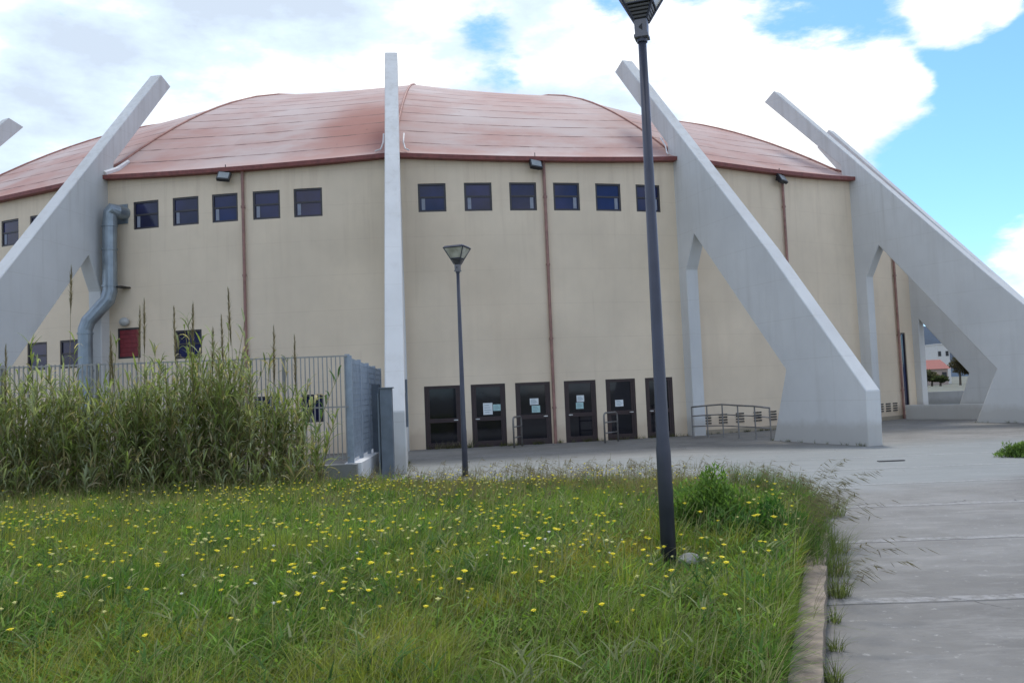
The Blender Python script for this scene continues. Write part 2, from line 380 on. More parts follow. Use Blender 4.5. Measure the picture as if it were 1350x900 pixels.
# ridge cappings
for a in RIBS[7:13]:
    rb = MB(); pts = [wp(a, roofz(a, t) + .02, -t + (.25 if t == 0 else 0)) for t in [0, 1, 2, 3, 4, 5, 6, 7, 8, 10, 12, 14, 17, 20]]
    rb.tube(pts, .05, 6); rb.build('ridge_capping', simple('ridge_red', (.36, .17, .13), .7, var=.3) if a == RIBS[7] else bpy.data.materials['ridge_red'], arena, smooth=True)
for a, sgn in ((-16.41, 1),):
    fl = MB(); fl.tube([wp(a + .48, 10.27, .2), wp(a + .52, roofz(a + .5, .4) + .05, -.4), wp(a + .6, roofz(a + .6, .95) + .05, -.95)], [.10, .10, .07], 6); fl.build('white_flashing', M['white'], arena)
for a, sgn in ((2.07, -1), (2.07, 1), (19.99, -1)):
    cb = MB(); b0 = a + sgn * .62
    cb.tube([wp(b0 + sgn * .35, 10.3, .22), wp(b0 + sgn * .1, 10.45, -.1), wp(b0 - sgn * .02, 10.75, -.3), wp(b0, 11.15, -.6)], .028, 6)
    cb.build('cable', M['white'], arena, smooth=True)

# buttresses
PR = dict(tip_in=(-4.25, 15.07), tip_up=(-3.55, 15.32), mid=(5.175, 5.92), sh=(9.0, 1.46), fo=(8.97, 0), fi=(4.95, 0), knee=(5.75, 2.15), apex=(1.12, 7.18), haunch=(.5, 5.98), pil=(.48, 0), under=(-.35, 10.85))
def buttress(loc, phi, pr=None, w=.48):
    q = dict(PR); q.update(pr or {})
    order = ['tip_in', 'under', 'in_top', 'in_bot', 'pil', 'haunch', 'apex', 'knee', 'fi', 'fo', 'sh', 'mid', 'tip_up']
    q['in_top'] = (-.3, 10.1); q['in_bot'] = (-.3, -.05); q['pil'] = (q['pil'][0], -.05); q['fi'] = (q['fi'][0], -.05); q['fo'] = (q['fo'][0], -.05)
    a = R_(loc); f = R_(phi); o = Vector((CX + RR * math.sin(a), CY - RR * math.cos(a), 0)); rd = Vector((math.sin(f), -math.cos(f), 0)); tn = Vector((math.cos(f), math.sin(f), 0))
    bm = bmesh.new(); V = []
    for s in (-1, 1):
        V.append([bm.verts.new(o + rd * q[k][0] + tn * (s * w / 2) + Vector((0, 0, q[k][1]))) for k in order])
    fa_ = bm.faces.new(V[0][::-1]); fb_ = bm.faces.new(V[1])
    n = len(order)
    for i in range(n): bm.faces.new((V[0][i], V[0][(i + 1) % n], V[1][(i + 1) % n], V[1][i]))
    bmesh.ops.recalc_face_normals(bm, faces=bm.faces)
    bmesh.ops.bevel(bm, geom=[e for e in bm.edges if e.calc_face_angle(0) > .5], offset=.022, segments=1, affect='EDGES')
    bmesh.ops.translate(bm, verts=bm.verts, vec=-Vector((CX, CY, 0)))
    me = bpy.data.meshes.new('buttress'); bm.to_mesh(me); bm.free(); me.materials.append(M['butt'])
    ob = bpy.data.objects.new('buttress', me); col.objects.link(ob); ob.parent = arena
    return ob, o, rd, tn
buttress(-34.9, -27)
buttress(-16.41, -9)
b2, o2, rd2, tn2 = buttress(2.07, 6.6)
buttress(19.99, 20.0)
buttress(35.67, 35.7, dict(mid=(5.2, 5.5), knee=(5.35, 1.95), fi=(4.45, 0), tip_in=(-4.0, 14.7), tip_up=(-3.45, 15.05)))
buttress(43.5, 38.0, dict(tip_in=(-4.1, 13.3), tip_up=(-3.42, 14.0), mid=(4.71, 4.64), sh=(7.5, 1.3), fo=(7.5, 0), fi=(1.65, 0), knee=(2.35, 1.86), apex=(.36, 4.35), haunch=(.33, 4.2), pil=(.30, 0), under=(-1.6, 9.9)))
pn = MB()
for k in (0, 1):
    q0 = o2 + rd2 * (6.9 + k * .55) + tn2 * .245; 
    Mx = Matrix(((tn2.x, rd2.x, 0, q0.x), (tn2.y, rd2.y, 0, q0.y), (0, 0, 1, 0), (0, 0, 0, 1)))
    pn.box(0, .05, 0, .45, 1.1 - .05 * k, 2.25 - .35 * k + (0), Mx)
pl = pn.build('side_panel', M['gate'], b2)

# windows
def window(a0, a1, z0, z1, kind):
    am = (a0 + a1) / 2; hw = R_(a1 - a0) * (RR - .05) / 2; F = wframe(am, 0, -.03)
    fr = MB(); t = .065 if kind != 'd' else .10
    mat = M['frame'] if kind in 'd' else M['wframe']
    fr.box(-hw, -hw + t, 0, .07, z0, z1, F); fr.box(hw - t, hw, 0, .07, z0, z1, F)
    fr.box(-hw + t, hw - t, 0, .07, z1 - t, z1, F); fr.box(-hw + t, hw - t, 0, .07, z0, z0 + t * (2.0 if kind == 'd' else 1), F)
    if kind == 's':
        ob = fr.build('window', mat, arena)
        s = MB(); 
        for k in range(6):
            zz = z0 + t + (z1 - z0 - 2 * t) * k / 6; s.box(-hw + t, hw - t, .015, .04, zz + .01, zz + (z1 - z0 - 2 * t) / 6 - .01, F)
        s.box(-hw + t, hw - t, .03, .05, z0 + t, z1 - t, F)
        s.build('shutter', M['red'], ob); ob['label'] = 'window closed by a red shutter'; return
    zm = z0 + (z1 - z0) * (.52 if kind != 'd' else .445)
    if kind in 'wb':
        fr.box(-hw + t, hw - t, .01, .06, zm - .03, zm + .03, F)
    if kind == 'd':
        fr.box(-hw + t, hw - t, .005, .065, zm - .07, zm + .07, F)
        # leaf stiles inside the outer frame
        fr.box(-hw + t + .004, -hw + t + .075, .012, .06, z0 + .2, z1 - t - .004, F); fr.box(hw - t - .075, hw - t - .004, .012, .06, z0 + .2, z1 - t - .004, F)
    name = 'door' if kind == 'd' else 'window'
    ob = fr.build(name, mat, arena)
    if kind == 'd': cut = [(z0 + .2, zm - .07), (zm + .07, z1 - t)]; iw = .075
    elif kind == 'n': cut = [(z0 + t, z1 - t)]; iw = 0
    else: cut = [(z0 + t, zm - .03), (zm + .03, z1 - t)]; iw = 0
    for c0, c1 in cut:
        g = MB(); g.box(-hw + t + iw, hw - t - iw, .035, .045, c0, c1, F)
        g.build('door_glass' if kind == 'd' else 'pane', M['dglass'] if kind == 'd' else M['glass'], ob)
    if kind == 'w' and z0 > 5 and random.random() < .75:
        c = MB(); sgn = -1 if am < 8 else 1; x0 = sgn * (hw - t - .05); c.box(min(x0, x0 - sgn * .12), max(x0, x0 - sgn * .12), .020, .033, z0 + t + .02, zm - .04, F)
        c.build('curtain', M['curtain'], ob)
    if kind == 'b':
        b = MB()
        for k in range(1, 5):
            x = -hw + 2 * hw * k / 5; b.box(x - .012, x + .012, -.02, -.002, z0, z1, F)
        b.build('bars', M['wframe'], ob)
    if kind == 'd':
        h = MB(); hx = {0: 1, 1: -1, 2: 1, 3: -1, 4: 1, 5: -1}[DI[0]] * (hw - t - .1)
        h.box(hx - .07, hx + .07, -.05, -.02, zm - .012, zm + .018, F); h.box(hx - .012, hx + .012, -.03, .02, zm - .02, zm + .02, F); h.build('handle', M['chrome'], ob)
        i = DI[0]; DI[0] += 1
        for (a, b, zt, zb2, mt) in NOTES.get(i, []):
            n_ = MB(); F2 = wframe((a + b) / 2, 0, -.03); hx2 = R_(b - a) * RR / 2
            n_.box(-hx2, hx2, .028, .033, zb2, zt, F2)
            for k in range(4):
                zz = zt - (zt - zb2) * (.2 + .2 * k); n_.box(-hx2 * .75, hx2 * (.3 + .4 * ((k * 7) % 3) / 2), .0265, .0275, zz - .008, zz + .008, F2, mi=1)
            n_.build('notice', [M[mt], M['ink']], ob)
    return ob
DI = [0]
NOTES = {1: [(6.82, 7.37, 1.49, 1.09, 'paper'), (7.41, 7.85, 1.43, 1.21, 'paper2')],
         2: [(9.6, 10.12, 1.58, 1.36, 'paper'), (9.70, 10.2, 1.33, 1.09, 'paper2')],
         3: [(12.46, 12.92, 1.62, 1.39, 'paper'), (12.40, 12.86, 1.37, 1.15, 'paper2')],
         4: [(14.88, 15.4, 1.4, 1.17, 'paper')]}
for wi in wins: window(*wi)

# downpipes
for a, ztop, zbot in ((-6.9, 9.95, 0), (11.0, 9.95, 0), (28.1, 9.95, 0), (40.4, 9.95, 0)):
    d = MB(); d.tube([wp(a, ztop, .09), wp(a, zbot, .09)], .055, 10)
    for zz in (1.2, 3.6, 6.2, 8.6): d.tube([wp(a, zz, .09), wp(a, zz + .07, .09)], .075, 10)
    d.tube([wp(a, 9.93, .09), wp(a, 10.0, .2)], .06, 8)
    d.build('downpipe', M['pipe'], arena, smooth=False)
# floodlights
for a, zt in ((-7.85, 9.72), (10.45, 9.76), (27.7, 9.70)):
    f = MB(); F = wframe(a, zt, .34) @ Matrix.Rotation(R_(-32), 4, 'X') @ Matrix.Rotation(R_(12), 4, 'Z')
    f.box(-.22, .22, -.02, .10, -.19, .17, F); f.box(-.17, .17, .10, .17, -.13, .11, F)
    F0 = wframe(a, zt, 0); f.box(-.03, .03, -.34, 0, -.03, .03, F0); f.box(-.012, .012, -.2, -.18, 0, .42, F0)
    o_ = f.build('floodlight', M['black'], arena)
    g = MB(); g.box(-.18, .18, -.032, -.021, -.14, .13, F); g.build('floodlight_glass', M['floodglass'], o_)
# duct
du = MB(); P = [wp(-14.78, 8.78, -.1), wp(-14.85, 8.80, .35), wp(-14.98, 8.84, .5), wp(-15.1, 8.74, .5), wp(-15.16, 8.4, .5), wp(-15.2, 7.4, .5), wp(-15.2, 5.95, .5), wp(-15.3, 5.65, .55), wp(-16.15, 4.9, .9), wp(-16.3, 4.6, .95), wp(-16.3, 2.6, .95), wp(-16.3, 0, .95)]
du.tube(P, .245, 18)
for p0, p1 in (((-15.2, 7.4, .5), (-15.2, 7.46, .5)), ((-15.2, 6.1, .5), (-15.2, 6.16, .5)), ((-16.3, 4.5, .95), (-16.3, 4.44, .95)), ((-15.17, 8.3, .5), (-15.17, 8.24, .5)), ((-16.3, 3.2, .95), (-16.3, 3.14, .95))):
    du.tube([wp(*p0), wp(*p1)], .27, 18)
duct = du.build('air_duct', M['steel'], arena, smooth=False)
fp = MB(); fp.box(-.36, .30, -.04, .02, 8.42, 9.12, wframe(-15.05, 0)); fp.build('wall_plate', M['steel'], duct)
br = MB(); br.box(-.16, .16, -.5, 0, -.02, .02, wframe(-14.7, 6.1)); br.build('bracket', M['black'], duct)
wl = MB(); bm = bmesh.new(); bmesh.ops.create_uvsphere(bm, u_segments=14, v_segments=8, radius=.2); 
wl.add([wframe(-14.76, 4.88, .12) @ Vector((v.co.x, v.co.y * .7, v.co.z * .8)) for v in bm.verts], [[v.index for v in f.verts] for f in bm.faces] if not bm.verts.index_update() else []); bm.free()
wl.build('wall_lamp', M['dome'], arena, smooth=True)
# vents
for a in (21.0, 22.2, 23.5, 24.9, 26.15, 37.4, 38.4, 39.4):
    v_ = MB(); F = wframe(a, .53, .005)
    for k in range(4): v_.box(-.18, .18, -.025, .01, -.16 + k * .1, -.115 + k * .1, F)
    v_.build('vent', M['lampdark'], arena)
# base plinth strip
pb = MB()
for a in range(20, 41, 1):
    pb.add([wp(a, 0, .03), wp(a + 1, 0, .03), wp(a + 1, .16, .03), wp(a, .16, .03), wp(a, .16, 0), wp(a + 1, .16, 0)], [(0, 1, 2, 3), (3, 2, 5, 4)])
pb.build('plinth', plaster('damp_plinth', (.44, .38, .29), (.25, .21, .15), .6).m, arena)

# ------------------------------------------------------------------ railings
def railing(pts, heights, label, closed_end=False, r=.024, group=None, mids=(.36, .70)):
    root = empty('handrail', pts[0], label, 'railing', group)
    p = MB()
    for q_, h in zip(pts, heights):
        p2 = MB(); p2.tube([(q_[0], q_[1], 0), (q_[0], q_[1], h)], r, 8); p2.tube([(q_[0], q_[1], 0), (q_[0], q_[1], .02)], r * 2.2, 8); p2.build('post', M['rail'], root)
    for m_ in list(mids) + [1.0]:
        t = MB(); t.tube([(q_[0], q_[1], h * m_ + (0)) for q_, h in zip(pts, heights)], r * (1.15 if m_ == 1 else .8), 8); t.build('rail', M['rail'], root, smooth=True)
    return root
railing([(6.15, 29.75), (6.62, 29.5), (7.02, 28.95), (7.36, 28.25), (7.72, 27.55), (7.95, 26.7)] and [(6.15, 29.75, 0), (6.62, 29.5, 0), (7.02, 28.95, 0), (7.36, 28.25, 0), (7.72, 27.55, 0), (7.95, 26.7, 0)],
        [1.05, 1.09, 1.12, 1.08, 1.05, 1.0], 'long curved grey steel handrail beside the buttress foot on the forecourt')
def hoop(A, B, label):
    root = empty('door_rail', A, label, 'railing', 'hoop rails at the entrance doors')
    A = Vector(A); B = Vector(B); h = 1.0; d = (B - A); n = 6
    t = MB(); pts = [A, A + Vector((0, 0, h - .12))] + [A + d.normalized() * (.12 - .12 * math.cos(k / 4 * PI / 2)) + Vector((0, 0, h - .12 + .12 * math.sin(k / 4 * PI / 2))) for k in (1, 2, 3, 4)]
    pts += [B - d.normalized() * (.12 - .12 * math.cos(k / 4 * PI / 2)) + Vector((0, 0, h - .12 + .12 * math.sin(k / 4 * PI / 2))) for k in (4, 3, 2, 1)] + [B + Vector((0, 0, h - .12)), B]
    t.tube(pts, .03, 10); t.build('hoop', M['rail'], root, smooth=True)
    for z in (.33, .68):
        c = MB(); c.tube([A + Vector((0, 0, z)), B + Vector((0, 0, z))], .022, 8); c.build('crossbar', M['rail'], root, smooth=True)
hoop((-.07, 28.1, 0), (.20, 28.85, 0), 'grey hoop rail left of the downpipe, between the second and third doors')
hoop((2.98, 28.7, 0), (3.50, 29.35, 0), 'grey hoop rail right of the downpipe, in front of the fifth door')

# ------------------------------------------------------------------ fence, low wall, gate post
fence = empty('metal_fence', (-3.61, 18.5, 0), 'pale grey vertical bar metal fence on a low wall in front of the arena', 'fence')
def zt_f(x): return 2.745 + (-3.61 - x) * .006
bars = MB(); x = -3.66
while x > -19:
    yy = 18.5 + (x + 3.61) * .055; bars.box(x - .009, x + .009, yy - .02, yy + .02, .5, zt_f(x)); x -= .094
bf = bars.build('bar_panel', M['fence'], fence)
for z in (.53, 1.62, 2.72):
    t = MB(); t.add([(-3.6, 18.515, z), (-19, 17.67, z + .05), (-19, 17.65, z + .05), (-3.6, 18.495, z), (-3.6, 18.515, z + .03), (-19, 17.67, z + .08), (-19, 17.65, z + .08), (-3.6, 18.495, z + .03)], [(0, 1, 2, 3), (4, 7, 6, 5), (3, 2, 6, 7), (0, 4, 5, 1)])
    t.build('rail', M['fence'], fence)
for x, w_ in ((-3.61, .05), (-4.98, .03), (-6.9, .03), (-8.9, .03), (-10.9, .03)):
    yy = 18.5 + (x + 3.61) * .055; p_ = MB(); p_.box(x - w_, x + w_, yy + .03, yy + .10, .38, zt_f(x) + .03); p_.build('post', M['fblue'] if x > -4 else M['fence'], fence)
S0 = Vector((-3.56, 18.56, 0)); S1 = Vector((-3.80, 24.2, 0)); dS = (S1 - S0); LS = dS.length; dS.normalize(); nS = Vector((dS.y, -dS.x, 0))
FS = Matrix(((dS.x, nS.x, 0, S0.x), (dS.y, nS.y, 0, S0.y), (0, 0, 1, 0), (0, 0, 0, 1)))
side = MB(); k = 0
while k * .062 < LS: side.box(k * .062, k * .062 + .012, -.012, .012, .5, 2.70 - .1 * k * .062 / LS, FS); k += 1
for z in np.arange(.55, 2.65, .135): side.box(0, LS, -.008, .008, z, z + .022, FS)
side.build('grating_panel', M['fblue'], fence)
for u in (0, 1.45, 2.9, 4.3, LS):
    p_ = MB(); p_.box(u - .03, u + .03, -.045, .045, .38, 2.74 - .1 * u / LS, FS); p_.build('post', M['fblue'], fence)
lw = MB()
lw.box(-19, -3.43, 18.36, 18.64, -.2, .40); lw.box(0, .1, 0, .1, -.2, -.1)
low = MB(); low.box(-.05, LS + .1, -.16, .20, -.2, .42, FS)
lo = lw.build('low_wall', M['kerbwall']); tag(lo, 'low grey concrete wall under the pale bar fence behind the reeds', 'wall')
lo2 = low.build('low_wall', M['lowwall']); tag(lo2, 'low peeling white plaster wall running back from the fence corner to the gate post', 'wall')
gp = empty('gate_post', (-2.86, 19.15, 0), 'wide blue grey steel gate post standing before the middle buttress', 'gate post')
p_ = MB(); p_.box(-3.0, -2.74, 19.05, 19.25, -.1, 2.0); p_.build('post', M['gate'], gp, bevel=.008)
p_ = MB(); p_.box(-3.03, -2.71, 19.02, 19.28, 2.0, 2.025); p_.build('cap', M['gate'], gp)
p_ = MB(); p_.tube([(-3.06, 19.2, 0), (-3.06, 19.2, 1.9)], .022, 8); p_.build('hinge_bar', M['steel'], gp)
gp2 = MB(); gp2.box(-3.66, -3.46, 21.9, 22.1, .0, 2.16); o_ = gp2.build('gate_post', M['gate'], bevel=.008); tag(o_, 'dark steel gate post just behind the wide one, beside the grating fence', 'gate post')

# ------------------------------------------------------------------ street lamps
def head_parts(root, zc):
    rot = R_(27)
    def sq(hw, z, n=4): return [Vector((hw * math.sqrt(2) * math.cos(rot + PI / 2 * k - PI / 2), hw * math.sqrt(2) * math.sin(rot + PI / 2 * k - PI / 2), z)) for k in range(4)]
    def frust(mb, h0, z0, h1, z1, mi=0):
        a = sq(h0, z0); b = sq(h1, z1); mb.add(a + b, [(3, 2, 1, 0), (4, 5, 6, 7)] + [(k, (k + 1) % 4, 4 + (k + 1) % 4, 4 + k) for k in range(4)], mi)
    c = MB(); frust(c, .052, zc, .056, zc + .16); frust(c, .062, zc + .005, .062, zc + .03); collar = c.build('collar', M['lamphead'], root)
    ar = MB(); s3 = sq(.056, zc + .09); kf = min(range(4), key=lambda k: (s3[k] + s3[(k + 1) % 4]).y); m_ = (s3[kf] + s3[(kf + 1) % 4]) / 2; tdir = (s3[(kf + 1) % 4] - s3[kf]).normalized(); nd = Vector((m_.x, m_.y, 0)).normalized() * .003
    ar.add([m_ + nd + tdir * -.018, m_ + nd + tdir * .014 + Vector((0, 0, .03)), m_ + nd + tdir * .014 - Vector((0, 0, .03))], [(0, 1, 2)]); ar.build('arrow_mark', M['lampdark'], root) if False else ar.build('arrow_mark', M['lampdark'], collar)
    z0 = zc + .16; zt = zc + .53; h0, h1 = .058, .235
    def hw(z): return h0 + (h1 - h0) * (z - z0) / (zt - z0)
    inn = MB(); frust(inn, hw(z0) * .86, z0, hw(zt) * .94, zt - .01); 
    lv = MB()
    for k in range(4):
        za = z0 + .015 + k * .028; frust(lv, hw(za) * .97, za, hw(za + .014) * .99, za + .014)
    cn = MB(); frust(cn, hw(z0) * .8, z0, hw(z0 + .12) * .86, z0 + .13); cn.build('lamp_core', M['lampdark'], root)
    lv.build('louvre', M['lamphead'], root)
    gl = MB(); frust(gl, hw(z0 + .135) * .95, z0 + .135, hw(zt) * .96, zt - .02); gl.build('lamp_panel', M['lampglass'], root)
    ed = MB(); a = sq(hw(z0), z0); b = sq(hw(zt), zt)
    for k in range(4):
        ed.tube([a[k], b[k]], [.010, .012], 6); ed.tube([b[k], b[(k + 1) % 4]], .012, 6)
    m2 = sq(hw(z0 + .13), z0 + .13)
    for k in range(4): ed.tube([m2[k], m2[(k + 1) % 4]], .009, 6)
    ed.build('head_frame', M['pole'], root)
    cp = MB(); frust(cp, hw(zt) * 1.0, zt, hw(zt) * .9, zt + .035); cp.build('top_cap', M['pole'], root)
def lamp(x, y, z, H, label):
    root = empty('street_lamp', (0, 0, 0), label, 'street lamp', 'street lamps')
    p = MB(); p.tube([(0, 0, -.05), (0, 0, 1.0), (0, 0, 1.06), (0, 0, H)], [.066, .062, .056, .036], 20); p.build('pole', M['pole'], root, smooth=True)
    f = MB(); f.tube([(0, 0, -.03), (0, 0, .03)], .10, 20); f.tube([(0, 0, H - .03), (0, 0, H + .01)], .047, 16); f.build('base_collar', M['pole'], root)
    head_parts(root, H); root.location = (x, y, z); return root
lamp(1.25, 7.3, .24, 4.575, 'near tall dark lamp post standing in flowery grass, head cut by the top edge')
lamp(-1.14, 18.8, 0, 4.52, 'farther dark lamp post with square glass head in front of the entrance doors')
stn = MB()
bm = bmesh.new(); bmesh.ops.create_icosphere(bm, subdivisions=3, radius=.085)
bm.verts.index_update(); stn.add([(1.42 + v.co.x * (1.25 + .25 * math.sin(v.co.z * 30)), 7.22 + v.co.y * 1.1, .30 + v.co.z * .8 + .012 * math.cos(v.co.x * 50 + v.co.y * 40)) for v in bm.verts], [[v.index for v in f.verts] for f in bm.faces]); bm.free()
tag(stn.build('stone', M['kerbwall'], smooth=False), 'rough grey stone lying in grass against the near lamp post', 'stone')

# ------------------------------------------------------------------ ground
def sheet(name, pts, z, mat):
    m_ = MB(); m_.add([(x, y, z) for x, y in pts], [tuple(range(len(pts)))]); o = m_.build(name, mat); o['kind'] = 'structure'; return o
terr = MB(); G = 5000; terr.add([(-G, -G, -.03), (G, -G, -.03), (G, G, -.03), (-G, G, -.03)], [(0, 1, 2, 3)]); tag(terr.build('ground', M['land']), kind='structure')
sheet('plaza', [(-60, -12), (34, -12), (34, 62), (-60, 62)], 0, M['plaza'])
dc = MB(); dc.box(7.7, 8.25, 18.25, 18.37, 0.004, .02); tag(dc.build('drain_cover', M['black']), 'narrow dark drain slot lying in the paving before the buttress foot', 'drain')
# field mound
KL = [(-4.9, -12), (1.37 - .373 * 4.6, 0), (1.37, 4.58), (2.44, 7.45), (3.15, 9.3), (3.72, 11.2), (3.6, 13.0), (2.9, 14.8), (1.2, 15.9), (-1.0, 16.6), (-2.6, 17.6), (-3.2, 18.34)]
def kx(y):   # right field boundary
    for (x0, y0), (x1, y1) in zip(KL[:-1], KL[1:]):
        if y0 <= y <= y1: return x0 + (x1 - x0) * (y - y0) / (y1 - y0)
    return -3.2
def fz(x, y):
    t = np.clip((np.asarray(y) - 6.5) / 9.5, 0, 1); s = t * t * (3 - 2 * t)
    return .255 * (1 - s) + .012 + .03 * np.sin(np.asarray(x) * 1.7 + 1) * np.sin(np.asarray(y) * 1.3) * (1 - s * .8)
ys = np.concatenate([np.linspace(-12, 3, 12), np.linspace(3.3, 18.34, 60)]); nx = 40; V = []; Q = []
for y in ys:
    xr = kx(y) + .03
    for k in range(nx): 
        x = -30 + (xr + 30) * (k / (nx - 1)) ** .6; zz = float(fz(x, y))
        if k == nx - 1: zz = min(zz, .16)
        V.append((x, y, zz))
for i in range(len(ys) - 1):
    for k in range(nx - 1): Q.append((i * nx + k, i * nx + k + 1, (i + 1) * nx + k + 1, (i + 1) * nx + k))
so = np_mesh('field_soil', V, Q, M['soil']); so['kind'] = 'structure'; so.data.polygons.foreach_set('use_smooth', [True] * len(so.data.polygons))
# kerb
kb = MB(); pts = [p for p in KL if p[1] > -5 and p[1] < 9.4] ; pts = [(-3.2, -8)] + pts[0:]
off = []
for i, p in enumerate(pts):
    a = Vector(pts[max(0, i - 1)]); b = Vector(pts[min(len(pts) - 1, i + 1)]); d = (b - a).normalized(); off.append((p[0] + d.y * .17, p[1] - d.x * .17))
dense_i = []; dense_o = []
for i in range(len(pts) - 1):
    for k in range(14):
        t = k / 14; j = .007 * math.sin(i * 9 + k * 2.3) + rng.normal(0, .006); dense_i.append((pts[i][0] * (1 - t) + pts[i + 1][0] * t, pts[i][1] * (1 - t) + pts[i + 1][1] * t, .18 + j)); dense_o.append((off[i][0] * (1 - t) + off[i + 1][0] * t + j, off[i][1] * (1 - t) + off[i + 1][1] * t, .175 + j * .7))
for i in range(len(dense_i) - 1):
    a, b, c, d = dense_i[i], dense_i[i + 1], dense_o[i + 1], dense_o[i]
    kb.add([a, b, c, d, (d[0], d[1], -.02), (c[0], c[1], -.02), (a[0], a[1], -.02), (b[0], b[1], -.02)], [(0, 3, 2, 1), (3, 4, 5, 2), (0, 1, 7, 6)])
tag(kb.build('kerb', M['kerb']), kind='structure')

# ------------------------------------------------------------------ grass
def blades(x, y, z, h, w, lean, az, colr, seg=3, curve=1.6, tipw=.12):
    n = len(x); t = np.linspace(0, 1, seg + 1)[None, :]
    face = az + PI / 2 + rng.normal(0, .5, n)
    dx = np.cos(az)[:, None] * lean[:, None] * h[:, None] * t ** curve; dy = np.sin(az)[:, None] * lean[:, None] * h[:, None] * t ** curve
    zz = h[:, None] * (t - .25 * lean[:, None] * t ** 2)
    cx = x[:, None] + dx; cy = y[:, None] + dy; cz = z[:, None] + zz
    wd = (w[:, None] * (1 - (1 - tipw) * t ** 1.5)) / 2
    sx = np.cos(face)[:, None] * wd; sy = np.sin(face)[:, None] * wd
    L = np.stack([cx - sx, cy - sy, cz], -1); Rr = np.stack([cx + sx, cy + sy, cz], -1)
    V = np.stack([L, Rr], 2).reshape(n * (seg + 1) * 2, 3)
    base = (np.arange(n) * (seg + 1) * 2)[:, None] + (np.arange(seg) * 2)[None, :]
    Q = np.stack([base, base + 1, base + 3, base + 2], -1).reshape(-1, 4)
    C = np.repeat(colr, (seg + 1) * 2, axis=0)
    return V, Q, C
def merge(parts):
    Vs, Qs, Cs = [], [], []; off = 0
    for V, Q, C in parts: Vs.append(V); Qs.append(Q + off); Cs.append(C); off += len(V)
    return np.concatenate(Vs), np.concatenate(Qs), np.concatenate(Cs)
def pnoise(x, y, s, seed=0):
    r = np.random.default_rng(seed); v = 0
    for k in range(7):
        a = r.uniform(0, 2 * PI); f = s * r.uniform(.6, 1.9); v = v + np.sin((x * np.cos(a) + y * np.sin(a)) * f + r.uniform(0, 6.28))
    return v / 3.2
kxv = np.vectorize(kx)
def sample_field(n, y0=3.2, y1=17.9, p=1.0):
    # density falls with distance; x across the seen width
    u = rng.random(n); y = y0 * (y1 / y0) ** (u ** p)
    xl = -.64 * y - 1.2; xr = np.minimum(kxv(y) - .01, .64 * y + 1); x = xl + (xr - xl) * rng.random(n)
    return x, y
parts = []
def fieldcol(x, y, n, sd=.25):
    pn2 = pnoise(x, y, 2.6, 5); pn4 = pnoise(x, y, .8, 6); pn5 = pnoise(x, y, 7.0, 8)
    l = np.clip(.55 + .7 * pn2 + .4 * pn5 + rng.normal(0, .25, n), 0, 1)[:, None]; k = np.clip(.5 + .9 * pn4, 0, 1)[:, None]
    A = np.array([.40, .35, .075]); B = np.array([.11, .215, .04]); Cc = np.array([.25, .31, .06])
    c = (1 - l) * (A * (1 - k) + Cc * k) + l * B
    return c * (1 + rng.normal(0, sd, (n, 1))).clip(.4, 1.8)
N = 190000; x, y = sample_field(N, p=.90)
pn1 = pnoise(x, y, 1.1, 3); pn6 = pnoise(x, y, 4.5, 13)
h = (.10 + .09 * rng.random(N) + .045 * np.clip(pn1, -1, 1) + .04 * np.clip(pn6, -1, 1)).clip(.05, 1) * (1 + .35 * rng.random(N)); w_ = .0042 + .0008 * y
c = fieldcol(x, y, N)
pd = pnoise(x, y, 3.3, 21); dry = (rng.random(N) < .07 + .10 * (y > 12) + .35 * (pd > .95)); c[dry] = np.array([.38, .33, .19]) * (1 + rng.normal(0, .2, (dry.sum(), 1)))
olive = (rng.random(N) < .05 + .4 * (pnoise(x, y, 2.4, 31) > 1.05)); h = h * np.clip(.85 + .35 * pnoise(x, y, 5.5, 33), .4, 1.4); c[olive] = np.array([.17, .11, .06]) * (1 + rng.normal(0, .25, (olive.sum(), 1)))
def nearlamp(x, y, h):
    return h * np.where((np.abs(x - 1.2 - .02 * (7 - y)) < .38) & (y > 5.9) & (y < 7.5), .42, 1.0)
h = nearlamp(x, y, h)
parts.append(blades(x, y, fz(x, y), h, w_, np.abs(rng.normal(.8, .55, N)), rng.uniform(0, 2 * PI, N), c, 4, 2.0))
# lusher taller clumps
nc = 520; ux, uy = sample_field(nc, 3.6, 16.5, .95)
k_ = 130; x = np.repeat(ux, k_) + rng.normal(0, .07, nc * k_) * np.repeat(rng.uniform(.6, 1.8, nc), k_); y = np.repeat(uy, k_) + rng.normal(0, .08, nc * k_); N = len(x)
tintc = np.repeat(rng.uniform(.75, 1.35, (nc, 1)), k_, axis=0); hh = nearlamp(x, y, np.repeat(rng.uniform(.14, .36, nc), k_) * rng.uniform(.6, 1.1, N)); az = np.arctan2(y - np.repeat(uy, k_), x - np.repeat(ux, k_)) + rng.normal(0, .5, N)
ok = x < kxv(np.clip(y, -10, 18)) - .02; c = fieldcol(x, y, N, .15) * tintc
parts.append(blades(x[ok], y[ok], fz(x, y)[ok], hh[ok], (.005 + .0007 * y)[ok], np.abs(rng.normal(.6, .35, N))[ok], az[ok], c[ok]))
# broad weeds: small leaves at all heights
N = 90000; x, y = sample_field(N); pn3 = pnoise(x, y, 1.6, 9); keep = pn3 + rng.normal(0, .55, N) > -.1; x, y = x[keep], y[keep]; N = len(x)
c = np.array([.17, .27, .05]) * (1 + rng.normal(0, .3, (N, 1))).clip(.4, 1.8)
zf = fz(x, y) + nearlamp(x, y, rng.uniform(.02, .20, N))
parts.append(blades(x, y, zf, rng.uniform(.03, .085, N), .010 + .0010 * y, rng.uniform(.8, 2.2, N), rng.uniform(0, 2 * PI, N), c, 2, 1.1, .3))
